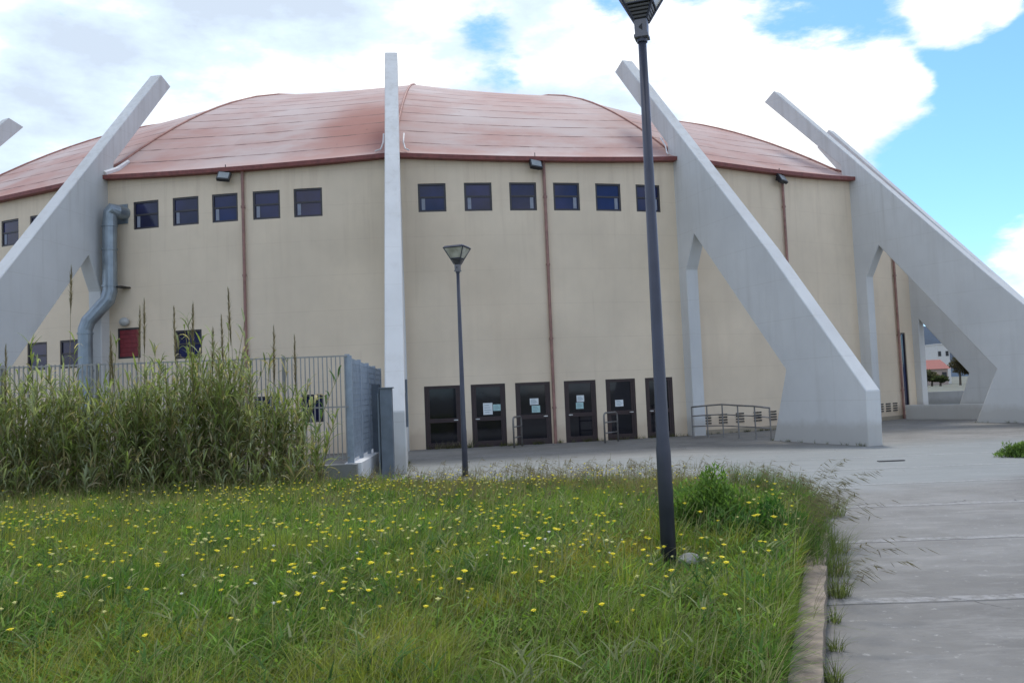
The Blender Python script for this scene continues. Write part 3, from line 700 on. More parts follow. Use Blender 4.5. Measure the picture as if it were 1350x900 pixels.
# tall thin stems (dry) with seed heads
N = 9000; x, y = sample_field(N); h = nearlamp(x, y, rng.uniform(.22, .46, N)); c = np.array([.30, .29, .14]) * (1 + rng.normal(0, .25, (N, 1))).clip(.4, 1.6); az = rng.uniform(-.5, 1.2, N)
parts.append(blades(x, y, fz(x, y), h, .0022 + .0004 * y, np.abs(rng.normal(.35, .25, N)), az, c, 4, 2.0, .6))
# straw-coloured growth toward the far edge
N = 15000; y = rng.uniform(12.5, 17.2, N); x = rng.uniform(-3.2, 3.6, N); k_ = (x < kxv(y)) & (pnoise(x, y, 1.5, 4) + rng.normal(0, .3, N) > -.2 + .7 * np.clip((1.0 - x) / 4, 0, 1)); x, y = x[k_], y[k_]; N = len(x)
c = np.array([.27, .215, .12]) * (1 + rng.normal(0, .25, (N, 1))).clip(.4, 1.7)
parts.append(blades(x, y, fz(x, y), rng.uniform(.18, .42, N), .006 + 0 * x, np.abs(rng.normal(.3, .2, N)), rng.uniform(0, 6.28, N), c))
# leafy weed plants: upright stems with small side leaves
nc = 900; ux, uy = sample_field(nc, 3.8, 16, .95); sel = pnoise(ux, uy, 1.3, 41) > -.3; ux, uy = ux[sel], uy[sel]; nc = len(ux)
ph_ = rng.uniform(.16, .38, nc); k_ = 22; x = np.repeat(ux, k_) + rng.normal(0, .02, nc * k_); y = np.repeat(uy, k_) + rng.normal(0, .02, nc * k_); ok = x < kxv(np.clip(y, -10, 18)) - .03; N = len(x)
zz = fz(x, y) + nearlamp(x, y, np.repeat(ph_, k_) * rng.random(N)); c = np.repeat(np.where((rng.random(nc) < .3)[:, None], np.array([.26, .29, .14]), np.array([.10, .19, .045])), k_, axis=0) * (1 + rng.normal(0, .2, (N, 1))).clip(.5, 1.6)
parts.append(blades(x[ok], y[ok], zz[ok], rng.uniform(.05, .11, N)[ok], np.full(N, .015)[ok], rng.uniform(.8, 1.8, N)[ok], rng.uniform(0, 6.28, N)[ok], c[ok], 3, 1.2, .15))
parts.append(blades(ux, uy, fz(ux, uy), nearlamp(ux, uy, ph_ + .03), np.full(nc, .007), rng.uniform(0, .2, nc), rng.uniform(0, 6.28, nc), np.tile([.16, .2, .07], (nc, 1)), 3, 1.5, .6))
# ragged taller weeds in front of the reeds
N = 14000; y = rng.uniform(13.6, 16.6, N); x = rng.uniform(-11.5, -3.6, N); hh = rng.uniform(.15, .34, N) * (1 + 1.1 * np.clip((y - 13.6) / 3, 0, 1) * (rng.random(N) < .35))
c = np.where((rng.random(N) < .4)[:, None], np.array([.34, .28, .15]), np.array([.17, .24, .06])) * (1 + rng.normal(0, .28, (N, 1))).clip(.4, 1.7)
parts.append(blades(x, y, fz(x, y), hh, np.full(N, .010), np.abs(rng.normal(.5, .35, N)), rng.uniform(0, 6.28, N), c, 4, 1.8))
# overhang at kerb
N = 8000; y = rng.uniform(4.2, 13.5, N); x = kxv(y) + rng.normal(-.12, .09, N) + .10 * (y > 7.4); c = np.array([.13, .19, .055]) * (1 + rng.normal(0, .3, (N, 1))).clip(.4, 1.8); 
hh = rng.uniform(.12, .34, N) * np.where(y > 7.3, 1.35, .6)
parts.append(blades(x, y, np.where(x < kxv(y) , .18, .0), hh, .006 + 0 * x, np.abs(rng.normal(.45, .3, N)), rng.normal(0, 1.0, N), c))
V, Q, C = merge(parts)
gr = np_mesh('field_grass', V, Q, M['leaf'], C); tag(gr, 'tall green meadow grass and weeds covering the raised field', 'grass', kind='stuff')

# weeds in the paving joints and at the kerb foot
parts = []
def tuft(cx, cy, n, rad, h0, h1, colr, cz=0, w=.007):
    a = rng.uniform(0, 6.28, n); r = rad * np.sqrt(rng.random(n)); x = cx + r * np.cos(a); y = cy + r * np.sin(a)
    c = np.array(colr) * (1 + rng.normal(0, .3, (n, 1))).clip(.4, 1.8)
    parts.append(blades(x, y, np.full(n, float(cz)), rng.uniform(h0, h1, n), np.full(n, w), np.abs(rng.normal(.7, .4, n)), a + rng.normal(0, .6, n), c))
for (cx, cy, n, rd, h0, h1) in ((2.58, 7.1, 170, .10, .08, .30), (2.27, 6.35, 50, .05, .05, .16), (2.04, 5.7, 60, .05, .05, .16), (1.80, 5.1, 90, .05, .05, .2), (1.70, 4.8, 80, .04, .05, .16), (2.85, 7.9, 220, .15, .12, .4), (3.2, 8.9, 220, .15, .12, .4), (4.0, 11.3, 400, .25, .15, .4), (3.95, 12.8, 400, .3, .15, .4)):
    tuft(cx, cy, n, rd, h0, h1, (.15, .18, .07), w=.005)
for k in range(70):
    a = rng.uniform(3.5, 19.5); p = wp(a, 0, rng.uniform(.02, .25)); tuft(p.x, p.y, 18, .08, .05, .22, (.12, .13, .05))
p = wp(5.9, 0, .15); tuft(p.x, p.y, 120, .15, .1, .5, (.09, .12, .05))
for k in range(9): p = wp(4.0 + k * .2, 0, .12); tuft(p.x, p.y, 22, .06, .1, .38, (.26, .24, .16))
for (lo_, ph_, r0_, r1_) in ((19.99, 20.0, 4.9, 9.0), (2.07, 6.6, 4.9, 9.0), (35.67, 35.7, 4.4, 9.0)):
    for k in range(26):
        a_ = R_(lo_); f_ = R_(ph_); r_ = rng.uniform(r0_, r1_); sd_ = -.27 if rng.random() < .7 else .27
        tuft(CX + RR * math.sin(a_) + r_ * math.sin(f_) + sd_ * math.cos(f_), CY - RR * math.cos(a_) - r_ * math.cos(f_) + sd_ * math.sin(f_), 10, .05, .03, .14, (.13, .14, .06))
for k in range(60): tuft(rng.uniform(-2.8, 4.5), rng.uniform(16.4, 19.5), 14, .12, .04, .25, (.16, .15, .07))
for k in range(30): p = wp(rng.uniform(20.5, 27), 0, rng.uniform(.05, .2)); tuft(p.x, p.y, 12, .06, .03, .14, (.05, .07, .03))
V, Q, C = merge(parts); pw = np_mesh('paving_weeds', V, Q, M['leaf'], C); tag(pw, 'small weed tufts growing along kerb foot and cracks in the paving', 'weeds', kind='stuff')

# wild oats: drooping seed heads
parts = []; 
def oat(x, y, z, h, az, lean, colr, n=12, sc_=1.0):
    t = np.linspace(0, 1, 9); px = x + math.cos(az) * lean * h * t ** 2; py = y + math.sin(az) * lean * h * t ** 2; pz = z + h * (t - .32 * lean * t ** 3)
    P3 = np.stack([px, py, pz], 1); w = .0022 * sc_
    nrm = np.array([0.8, .6, 0]) * w
    Vv = np.stack([P3 - nrm, P3 + nrm], 1).reshape(-1, 3); b = np.arange(8) * 2; Qq = np.stack([b, b + 1, b + 3, b + 2], 1)
    parts.append((Vv, Qq, np.tile(np.array([.17, .165, .10]), (18, 1))))
    tt = rng.uniform(.62, 1.0, n); bx = np.interp(tt, t, px); by = np.interp(tt, t, py); bz = np.interp(tt, t, pz)
    a2 = az + rng.normal(0, .8, n); ln = rng.uniform(.04, .09, n) * sc_
    ex = bx + np.cos(a2) * ln; ey = by + np.sin(a2) * ln; ez = bz - ln * rng.uniform(.1, .7, n)
    for k in range(n):
        A = np.array([bx[k], by[k], bz[k]]); B = np.array([ex[k], ey[k], ez[k]]); D = B - A; sd = np.cross(D, [0.3, .5, .8]); sd /= np.linalg.norm(sd) + 1e-9
        m_ = A + D * .55; Vv = np.array([A - sd * .0008, A + sd * .0008, m_ + sd * .0052 * sc_, m_ - sd * .0052 * sc_, B + D * .25 + sd * .0008, B + D * .25 - sd * .0008]); Vv = Vv[[0, 1, 2, 3, 4, 5]]
        parts.append((Vv, np.array([[0, 1, 2, 3], [3, 2, 4, 5]]), np.tile(np.array(colr), (6, 1))))
for k in range(46):
    yy = rng.uniform(7.2, 9.6); xx = kx(yy) + rng.uniform(-.22, .12); oat(xx, yy, .15, rng.uniform(.45, .95), rng.normal(.1, .5), rng.uniform(.3, 1.0), (.14, .125, .10), 13)
for k in range(6):
    yy = rng.uniform(5.6, 6.9); oat(kx(yy) + .1, yy, .1, rng.uniform(.45, .7), rng.normal(0, .25), rng.uniform(.9, 1.3), (.15, .13, .11), 14)
for k in range(240):
    yy = rng.uniform(10, 16.5); xx = kx(yy) - rng.random() ** 1.6 * 5; oat(xx, yy, float(fz(xx, yy)), rng.uniform(.35, .68), rng.normal(.1, .9), rng.uniform(.1, .5), (.17, .14, .11), 7, 1.2)
for k in range(150):
    xx, yy = rng.uniform(-3.0, 3.2), rng.uniform(14.2, 16.2)
    if xx < kx(yy): oat(xx, yy, float(fz(xx, yy)), rng.uniform(.38, .62), rng.normal(.1, .9), rng.uniform(.1, .4), (.19, .15, .11), 7, 1.3)
V, Q, C = merge(parts); oa = np_mesh('wild_oats', V, Q, M['leaf'], C); tag(oa, 'wild oat stalks with drooping dark seed heads along the field edge', 'wild oats', kind='stuff')

# pale bent dry blades
parts = []
for (bx, by) in ((-2.75, 6.9), (-2.6, 6.7), (-2.2, 6.8)):
    n = 5; parts.append(blades(np.full(n, bx) + rng.normal(0, .05, n), np.full(n, by), np.full(n, .3), rng.uniform(.25, .35, n), np.full(n, .009), rng.uniform(1.6, 2.2, n), rng.normal(.1, .4, n), np.tile([.42, .38, .26], (n, 1)), 6, 1.4))
V, Q, C = merge(parts); tag(np_mesh('dry_grass', V, Q, M['leaf'], C), 'few pale dry grass blades bending over in the near field', 'dry grass', kind='stuff')

# ------------------------------------------------------------------ reeds
def reed_cane(x, y, z, H, az, lean, parts, leaves=15, green=None, leafscale=1.0):
    t = np.linspace(0, 1, 7); px = x + math.cos(az) * lean * H * t ** 1.8; py = y + math.sin(az) * lean * H * t ** 1.8; pz = z + H * t
    w = .011; P3 = np.stack([px, py, pz], 1); wd = (w * (1 - .6 * t))[:, None]
    cc = np.array([.26, .24, .12]) * rng.uniform(.6, 1.2)
    for nrm in (np.array([1., 0, 0]), np.array([0, 1., 0])):
        Vv = np.stack([P3 - nrm * wd, P3 + nrm * wd], 1).reshape(-1, 3); b = np.arange(6) * 2
        parts.append((Vv, np.stack([b, b + 1, b + 3, b + 2], 1), np.tile(cc, (14, 1))))
    n = leaves; tt = np.sort(rng.uniform(.12, 1.0, n)); bx = np.interp(tt, t, px); by = np.interp(tt, t, py); bz = np.interp(tt, t, pz)
    a = az + rng.uniform(0, 2 * PI, n); L = rng.uniform(.22, .52, n) * (1.15 - .3 * tt) * leafscale; seg = 5; s = np.linspace(0, 1, seg + 1)[None, :]
    el = rng.uniform(.8, 1.4, n) + .12 * tt; droop = rng.uniform(.0, 1.15, n) * (1.1 - .4 * tt)
    hor = L[:, None] * (np.cos(el)[:, None] * s + .25 * s ** 2); ver = L[:, None] * (np.sin(el)[:, None] * s - droop[:, None] * s ** 2.4)
    cx = bx[:, None] + np.cos(a)[:, None] * hor; cy = by[:, None] + np.sin(a)[:, None] * hor; cz = bz[:, None] + ver
    wdt = .0145 * leafscale * rng.uniform(.7, 1.25, n)[:, None] * np.sin(np.clip(s * .93 + .10, 0, 1) * PI) ** .7 + .001
    sx = -np.sin(a)[:, None] * wdt; sy = np.cos(a)[:, None] * wdt; tw = rng.uniform(-.6, .6, n)[:, None] * wdt
    Lf = np.stack([cx - sx, cy - sy, cz - tw], -1); Rt = np.stack([cx + sx, cy + sy, cz + tw], -1)
    V = np.stack([Lf, Rt], 2).reshape(-1, 3); base = (np.arange(n) * (seg + 1) * 2)[:, None] + (np.arange(seg) * 2)[None, :]
    Q = np.stack([base, base + 1, base + 3, base + 2], -1).reshape(-1, 4)
    g = (np.array([.24, .29, .10]) if rng.random() < .5 else np.array([.34, .37, .21])) if green is None else np.array(green); dryc = np.array([.50, .42, .26])
    isdry = (rng.random(n) < np.where(tt < .40, .5, .12))[:, None]
    C = np.where(isdry, dryc, g) * (1 + rng.normal(0, .22, (n, 1))).clip(.45, 1.7)
    parts.append((V, Q, np.repeat(C, (seg + 1) * 2, axis=0)))
parts = []
def top_h(x):   # canopy top by place along the clump
    return 2.6 + .25 * math.sin(x * 1.9 + .5) + .2 * math.sin(x * 4.3 + 2) - .75 * max(0, (x + 5.3)) / 1.2
for k in range(600):
    x = rng.uniform(-12.5, -3.75)
    if x > -5.2 and rng.random() < (x + 5.2) / 1.7: continue
    y = rng.uniform(16.3, 17.9) if x < -5 else rng.uniform(16.6, 17.6)
    H = top_h(x) * (rng.uniform(.60, 1.0) + .2 * (rng.random() < .12))
    if -9.7 < x < -8.2: H *= .86
    reed_cane(x, y, 0, H, rng.uniform(0, 6.28), abs(rng.normal(.13, .12)), parts, 27)
for k in range(150):   # short growth at the clump's foot
    x = rng.uniform(-12, -4.1); reed_cane(x, rng.uniform(15.8, 16.5), 0.02, rng.uniform(.4, 1.0), rng.uniform(0, 6.28), .15, parts, 9)
for x, az_, ln_ in ((-4.5, 0, .28), (-4.7, .3, .3), (-4.3, -.2, .2), (-4.9, .1, .22), (-5.3, .2, .25)):
    reed_cane(x, 16.9, 0, rng.uniform(1.5, 2.2), az_, ln_, parts, 22, None, 1.15)
for x in (-7.1, -7.2, -7.0, -5.75, -5.65, -5.9, -6.7, -4.95, -8.0, -5.25, -9.4, -10.3, -4.6, -8.7, -6.2, -5.1): 
    reed_cane(x, 16.8, 0, rng.uniform(2.5, 3.25), rng.uniform(0, 6.28), .06, parts, 34)
V, Q, C = merge(parts); rd_ = np_mesh('reed_thicket', V, Q, M['leaf'], C); tag(rd_, 'dense thicket of tall green and straw coloured reeds before the fence', 'reeds', kind='stuff')
# separate leaning canes at the right end
for i, (x, y, H, az, lean, lab) in enumerate(((-4.15, 17.0, 2.35, 0.0, .30, 'leaning green reed cane with broad leaves, farthest right against the bar fence'), (-4.35, 16.9, 1.9, .2, .24, 'shorter leaning green reed cane just left of the farthest right cane'))):
    parts = []; reed_cane(x, y, 0, H, az, lean, parts, 17, (.12, .21, .07), 1.35); V, Q, C = merge(parts)
    tag(np_mesh('reed_cane', V, Q, M['leaf'], C), lab, 'reed', 'leaning reed canes')
# tall dry plumes
plumes = [(-8.72, 16.8, 4.65, 'leftmost tall plume, thin brown, against the white grey buttress'), (-7.27, 16.8, 3.93, ''), (-7.42, 16.9, 3.8, ''), (-6.66, 16.8, 3.78, ''), (-6.32, 16.8, 3.82, ''), (-5.56, 16.8, 4.1, ''), (-5.72, 16.8, 3.55, ''), (-10.02, 16.8, 3.15, ''), (-4.72, 16.8, 3.3, ''), (-4.3, 16.8, 3.1, ''), (-5.93, 16.8, 3.3, ''), (-7.9, 16.8, 3.3, ''), (-8.0, 16.9, 3.05, '')]
for i, (x, y, H, _) in enumerate(plumes):
    root = empty('reed_plume', (x, y, 0), 'tall dry reed stem with slim brown plume rising above the thicket', 'reed plume', 'dry reed plumes')
    lx = rng.normal(.0, .06); s_ = MB(); s_.tube([(x - lx * H * .8, y, 0), (x - lx * .8, y, H * .5), (x, y, H - .75)], [.007, .006, .004], 5); s_.build('stem', simple('dry_stem', (.24, .19, .11), .8, bump=0) if i == 0 else bpy.data.materials['dry_stem'], root)
    pp = []; n = 190; tt = rng.random(n); Lp = rng.uniform(.8, 1.1); zz = H - Lp + Lp * tt
    prof = np.sin(np.clip(tt * .95 + .04, 0, 1) * PI) ** .8; a = rng.uniform(0, 6.28, n)
    Vb, Qb, Cb = blades(x + lx * tt * .4 - 0 * tt, np.full(n, y), zz - .1, rng.uniform(.08, .18, n), np.full(n, .012), .42 * prof, a, np.array([.25, .205, .135]) * (1 + rng.normal(0, .2, (n, 1))), 2)
    pl_ = np_mesh('plume', Vb - np.array([x, y, 0]), Qb, M['leaf'], Cb, parent=root)

# ------------------------------------------------------------------ leafy weed bushes
def bush(name, cx, cy, cz, rx, ry, rz, n, colr, label, leaf=.028):
    root = empty(name, (cx, cy, cz), label, 'bush')
    u = rng.normal(0, 1, (n, 3)); u /= np.linalg.norm(u, axis=1)[:, None]; r = rng.random(n) ** .45
    lump = 1 + .28 * np.sin(u[:, 0] * 5 + 1) * np.cos(u[:, 2] * 6 + u[:, 1] * 4)
    p = u * (r * lump)[:, None] * np.array([rx, ry, rz]); p[:, 2] = np.abs(p[:, 2]) * 1.0
    N = n; c = np.array(colr) * (1 + rng.normal(0, .25, (N, 1))).clip(.4, 1.7)
    Vb, Qb, Cb = blades(p[:, 0], p[:, 1], p[:, 2], rng.uniform(leaf * 1.2, leaf * 2.6, N), np.full(N, leaf * .7), rng.uniform(.2, 1.5, N), rng.uniform(0, 6.28, N), c, 3, 1.2, .15)
    np_mesh('foliage', Vb, Qb, M['leaf'], Cb, parent=root)
    st = MB()
    for k in range(26):
        q = p[rng.integers(0, n)] * .95; st.tube([(cx + q[0] * .1, cy + q[1] * .1, cz - .02), (cx + q[0] * .55, cy + q[1] * .55, cz + q[2] * .5), (cx + q[0], cy + q[1], cz + q[2])], [.007, .005, .003], 5)
    st.build('stem', M['stem'], root)
bush('weed_bush', 1.95, 8.75, .18, .48, .40, .62, 9000, (.14, .235, .055), 'leafy bright green bush in the field right of the near lamp post')
bush('weed_bush', 2.35, 8.2, .15, .42, .35, .42, 6000, (.075, .17, .04), 'darker low bush beside the bright green one, nearer the path')
bush('weed_bush', 10.95, 18.2, 0, .72, .45, .30, 5000, (.14, .22, .06), 'low green weed bush on the paving at the right edge of the picture', .035)

# ------------------------------------------------------------------ flowers
def flower_mesh(name, petal, r, h):
    m_ = MB(); m_.tube([(0, 0, 0), (.01, .004, h * .6), (.014, 0, h)], [.0022, .0018, .0015], 4, caps=False, mi=1)
    npet = 9; tiltx = .25
    for k in range(npet):
        a = 2 * PI * k / npet; b = a + PI / npet * .85; c_ = a - PI / npet * .85
        m_.add([(.014 + math.cos(a) * r * .15, math.sin(a) * r * .15, h), (.014 + math.cos(c_) * r * .7, math.sin(c_) * r * .7, h + .004 + math.cos(c_) * r * tiltx * .3), (.014 + math.cos(a) * r, math.sin(a) * r, h + .002), (.014 + math.cos(b) * r * .7, math.sin(b) * r * .7, h + .004)], [(0, 1, 2, 3)])
    m_.tube([(.014, 0, h - .006), (.014, 0, h + .007)], [r * .42, r * .3], 7)
    me = bpy.data.meshes.new(name); me.from_pydata(m_.v, [], m_.f); me.materials.append(M[petal]); me.materials.append(M['stem']); me.polygons.foreach_set('material_index', m_.mi); me.update(); return me
fm = [flower_mesh('flower_a', 'petal', .021, .35), flower_mesh('flower_b', 'petal', .018, .33), flower_mesh('flower_c', 'petalpale', .018, .34), flower_mesh('flower_d', 'petalwhite', .015, .32), flower_mesh('flower_e', 'petal', .024, .32)]
fl = []
clusters = [(rng.uniform(-6, 2.5), rng.uniform(5.2, 15.5), rng.uniform(.15, .7)) for _ in range(46)] + [(-2.6, 6.2, .6), (-2.0, 7.5, .6), (-1.2, 6.0, .5), (-3.4, 8, .7), (2.0, 7.1, .22), (1.7, 6.2, .3), (-.9, 13.5, .8), (-2.2, 12.5, .9), (-5, 13, 1.2), (-6.5, 12, 1.2)]
while len(fl) < 1500:
    if rng.random() < .55:
        cx, cy, s_ = clusters[rng.integers(0, len(clusters))]; x, y = cx + rng.normal(0, s_), cy + rng.normal(0, s_ * .8)
    else:
        x, y = sample_field(1, 4.6, 16.8, .75); x, y = float(x[0]), float(y[0])
    if y < 4.4 or y > 16.6 or x > kx(y) - .05 or abs(x) > .62 * y + .3: continue
    fl.append((x, y))
fl.sort(key=lambda p: p[0] ** 2 + p[1] ** 2)
labs = ['yellow wildflower on a thin stem standing in the meadow grass', 'yellow wildflower on a thin stem standing in the meadow grass', 'pale yellow wildflower on a thin stem in the meadow grass', 'cream white wildflower on a thin stem in the meadow grass', 'large bright yellow wildflower head low in the meadow grass']
for i, (x, y) in enumerate(fl[:300]):
    k = int(rng.choice(5, p=[.40, .24, .22, .07, .07])); o = bpy.data.objects.new('wildflower', fm[k]); col.objects.link(o)
    o.location = (x, y, float(fz(x, y)) - .02); o.rotation_euler = (rng.normal(0, .12), rng.normal(0, .12), rng.uniform(0, 6.28)); s_ = rng.uniform(.62, 1.18); o.scale = (s_, s_, s_)
    tag(o, labs[k], 'flower', ['yellow wildflowers in the field', 'yellow wildflowers in the field', 'pale yellow wildflowers in the field', 'cream wildflowers in the field', 'large yellow wildflowers in the field'][k])
# the rest as one object
bm = bmesh.new()
me_all = bpy.data.meshes.new('distant_wildflowers'); vv = []; ff = []; mm = []
for (x, y) in fl[300:]:
    k = int(rng.choice(3, p=[.45, .25, .30])); src = fm[k]; a = rng.uniform(0, 6.28); s_ = rng.uniform(.85, 1.25); z = float(fz(x, y)) - .01; n0 = len(vv)
    for v in src.vertices: vv.append((x + (v.co.x * math.cos(a) - v.co.y * math.sin(a)) * s_, y + (v.co.x * math.sin(a) + v.co.y * math.cos(a)) * s_, z + v.co.z * s_))
    for p_ in src.polygons: ff.append(tuple(n0 + q for q in p_.vertices)); mm.append(1 if p_.material_index else (0 if k < 2 else 2))
bm.free(); me_all.from_pydata(vv, [], ff)
for q in ('petal', 'stem', 'petalpale'): me_all.materials.append(M[q])
me_all.polygons.foreach_set('material_index', mm); o = bpy.data.objects.new('distant_wildflowers', me_all); col.objects.link(o); tag(o, 'many small yellow wildflowers dotting the far part of the field', 'flowers', kind='stuff')

# ------------------------------------------------------------------ right hand low walls and the town beyond
a_ = wp(39.8, 0, .1); pw1 = MB(); b_ = Vector((18.8, 33.6, 0)); d = (b_ - a_).normalized(); n_ = Vector((-d.y, d.x, 0))
F = Matrix(((d.x, n_.x, 0, a_.x), (d.y, n_.y, 0, a_.y), (0, 0, 1, 0), (0, 0, 0, 1))); pw1.box(.25, (b_ - a_).length, 0, .25, -.05, .60, F)
tag(pw1.build('low_wall', M['butt'], bevel=.01), 'near pale low wall between the arena and the right hand buttress foot', 'wall')
pw2 = MB(); pw2.box(18.6, 27, 44.5, 44.8, -.05, .98); tag(pw2.build('low_wall', M['kerbwall'], bevel=.01), 'second grey low wall farther back behind the near pale low wall', 'wall')
def house(name, x, y, w, d_, h, mat, roofh, label, wins_, flat=False):
    root = empty(name, (x, y, 0), label, 'house')
    b = MB(); b.box(x - w / 2, x + w / 2, y, y + d_, 0, h); b.build('wall', mat, root)
    r = MB()
    if flat: r.box(x - w / 2 - .15, x + w / 2 + .15, y - .15, y + d_ + .15, h, h + .25); r.build('roof', M['house'], root)
    else:
        e = .5; r.add([(x - w / 2 - e, y - e, h), (x + w / 2 + e, y - e, h), (x + w / 2 + e, y + d_ + e, h), (x - w / 2 - e, y + d_ + e, h), (x - w / 2 - e, y + d_ / 2, h + roofh), (x + w / 2 + e, y + d_ / 2, h + roofh)], [(0, 1, 5, 4), (2, 3, 4, 5), (1, 2, 5), (3, 0, 4), (3, 2, 1, 0)]); r.build('roof', M['orange'], root)
    for (wx, wz, ww, wh) in wins_:
        q = MB(); q.box(x + wx - ww / 2, x + wx + ww / 2, y - .06, y + .05, wz, wz + wh); q.build('window', M['black'], root)
house('white_house', 103.6, 205, 3.0, 9, 9.4, M['house'], 0, 'tall white house block behind the red roof, seen under the buttress', [(-.9, 6.6, .7, 1.2), (.9, 6.6, .7, 1.2), (0, 3, .8, 1.4)], True)
house('white_house', 103.5, 216, 2.4, 8, 7.2, M['house'], 1.2, 'small white house with dark windows at the left of the town gap', [(-.5, 4.6, .8, 1.3), (.8, 4.6, .6, 1.3)])
house('red_roof_house', 89.2, 185, 10.0, 8, 3.4, M['house2'], 2.1, 'long low house with red tiled roof in front of the white block', [(-1, 1, 1.2, 1.6), (1.8, .8, 1.4, 1.9), (4.2, .8, 1.0, 1.9)])
# trees by the houses
def tree(x, y, h, r, colr, label):
    root = empty('tree', (x, y, 0), label, 'tree'); t = MB(); t.tube([(x, y, 0), (x + .1, y, h * .5), (x, y, h * .8)], [.22, .15, .05], 7)
    for k in range(4): a = k * 1.6; t.tube([(x + .1, y, h * .45), (x + r * .6 * math.cos(a), y + r * .6 * math.sin(a), h * .75)], [.09, .03], 5)
    t.build('trunk', simple('bark', (.10, .08, .06), .9, bump=0) if 'bark' not in bpy.data.materials else bpy.data.materials['bark'], root)
    n = 1600; u = rng.normal(0, 1, (n, 3)); u /= np.linalg.norm(u, axis=1)[:, None]; rr = rng.random(n) ** .4 * (1 + .3 * np.sin(u[:, 0] * 5) * np.cos(u[:, 2] * 6)); p = u * rr[:, None] * np.array([r, r, h * .32]); p[:, 2] += h * .66
    c = np.array(colr) * (1 + rng.normal(0, .3, (n, 1))).clip(.4, 1.7); Vb, Qb, Cb = blades(p[:, 0], p[:, 1], p[:, 2], rng.uniform(.2, .5, n), np.full(n, .16), rng.uniform(.3, 1.4, n), rng.uniform(0, 6.28, n), c, 2)
    np_mesh('crown', Vb, Qb, M['leaf'], Cb, parent=root)
for (x, y, h, r, c_, lb) in ((77.3, 160, 2.9, 1.7, (.10, .10, .06), 'leftmost low grey green tree in front of the red roofed house'), (79.3, 162, 2.3, 1.3, (.13, .10, .065), 'low brownish tree in front of the middle of the red roofed house'), (82.6, 158, 5.6, 1.5, (.10, .085, .055), 'taller brown tree right of the red roofed house'), (84.4, 158, 4.6, 1.4, (.12, .10, .07), 'rightmost brown tree under the buttress edge'), (78.4, 157, 1.8, 1.4, (.07, .085, .045), 'small dark green tree between the low trees')):
    tree(x, y, h, r, c_, lb)
# hills
hv = []; hq = []; n = 220
for i in range(n + 1):
    a = R_(-75 + 150 * i / n); rr = 2600; am = -75 + 150 * i / n
    hgt = 95 + 45 * math.sin(am * .13 + 1) + 22 * math.sin(am * .41) + 9 * math.sin(am * 1.3 + 2) + (115 if 20 < am < 34 else 0) * math.sin(PI * (am - 20) / 14) if True else 0
    for (k, (dr, hh)) in enumerate(((-500, 0), (-250, hgt * .4), (0, hgt), (500, hgt * .6), (900, 0))):
        hv.append((math.sin(a) * (rr + dr), math.cos(a) * (rr + dr), hh + (8 * math.sin(i * 1.7 + k) if 0 < k < 4 else 0) - .5))
for i in range(n):
    for k in range(4): hq.append((i * 5 + k, (i + 1) * 5 + k, (i + 1) * 5 + k + 1, i * 5 + k + 1))
hl = np_mesh('hills', hv, hq, M['hill']); hl['kind'] = 'structure'; hl.data.polygons.foreach_set('use_smooth', [True] * len(hl.data.polygons))

# ------------------------------------------------------------------ camera
f_px = 1122.64; pit, rol = R_(3.529909), R_(2.356885)
r0 = Vector((1, 0, 0)); u0 = Vector((0, -math.sin(pit), math.cos(pit))); fw = Vector((0, math.cos(pit), math.sin(pit)))
rx = r0 * math.cos(rol) - u0 * math.sin(rol); up = r0 * math.sin(rol) + u0 * math.cos(rol)
cam = bpy.data.cameras.new('camera'); co = bpy.data.objects.new('camera', cam); col.objects.link(co)
co.matrix_world = Matrix(((rx.x, up.x, -fw.x, 0), (rx.y, up.y, -fw.y, 0), (rx.z, up.z, -fw.z, 1.7595), (0, 0, 0, 1)))
cam.sensor_width = 36; cam.lens = f_px / 1350 * 36; cam.clip_end = 12000; cam.clip_start = .05
sc.camera = co

# ------------------------------------------------------------------ light and sky
SUN_EL, SUN_AZ = 58, 8      # azimuth from +Y towards +X: the sun stands high behind the building
sd = Vector((math.sin(R_(SUN_AZ)) * math.cos(R_(SUN_EL)), math.cos(R_(SUN_AZ)) * math.cos(R_(SUN_EL)), math.sin(R_(SUN_EL))))
sl = bpy.data.lights.new('sun', 'SUN'); so_ = bpy.data.objects.new('sun', sl); col.objects.link(so_); so_.rotation_euler = sd.to_track_quat('Z', 'Y').to_euler()
sl.energy = 1.6; sl.angle = R_(12); sl.color = (1, .965, .91)
wd = bpy.data.worlds.new('World'); sc.world = wd; wd.use_nodes = True; T = wd.node_tree; N_ = T.nodes; bg = N_['Background']; bg.inputs['Strength'].default_value = .1
sky = N_.new('ShaderNodeTexSky'); sky.sky_type = 'NISHITA'; sky.sun_disc = False; sky.sun_elevation = R_(SUN_EL); sky.sun_rotation = R_(SUN_AZ); sky.altitude = 50; sky.air_density = 1.0; sky.dust_density = .6; sky.ozone_density = 1.5
tc = N_.new('ShaderNodeTexCoord')
def vm(op, a, b=None):
    m = N_.new('ShaderNodeVectorMath'); m.operation = op
    for i, v in enumerate((a, b)):
        if v is None: continue
        if hasattr(v, 'links'): T.links.new(v, m.inputs[i])
        else: m.inputs[i].default_value = v
    return m
def mm_(op, a, b=None, clamp=False):
    m = N_.new('ShaderNodeMath'); m.operation = op; m.use_clamp = clamp
    for i, v in enumerate((a, b)):
        if v is None: continue
        if hasattr(v, 'links'): T.links.new(v, m.inputs[i])
        else: m.inputs[i].default_value = v
    return m.outputs[0]
dirv = vm('NORMALIZE', tc.outputs['Generated']).outputs[0]
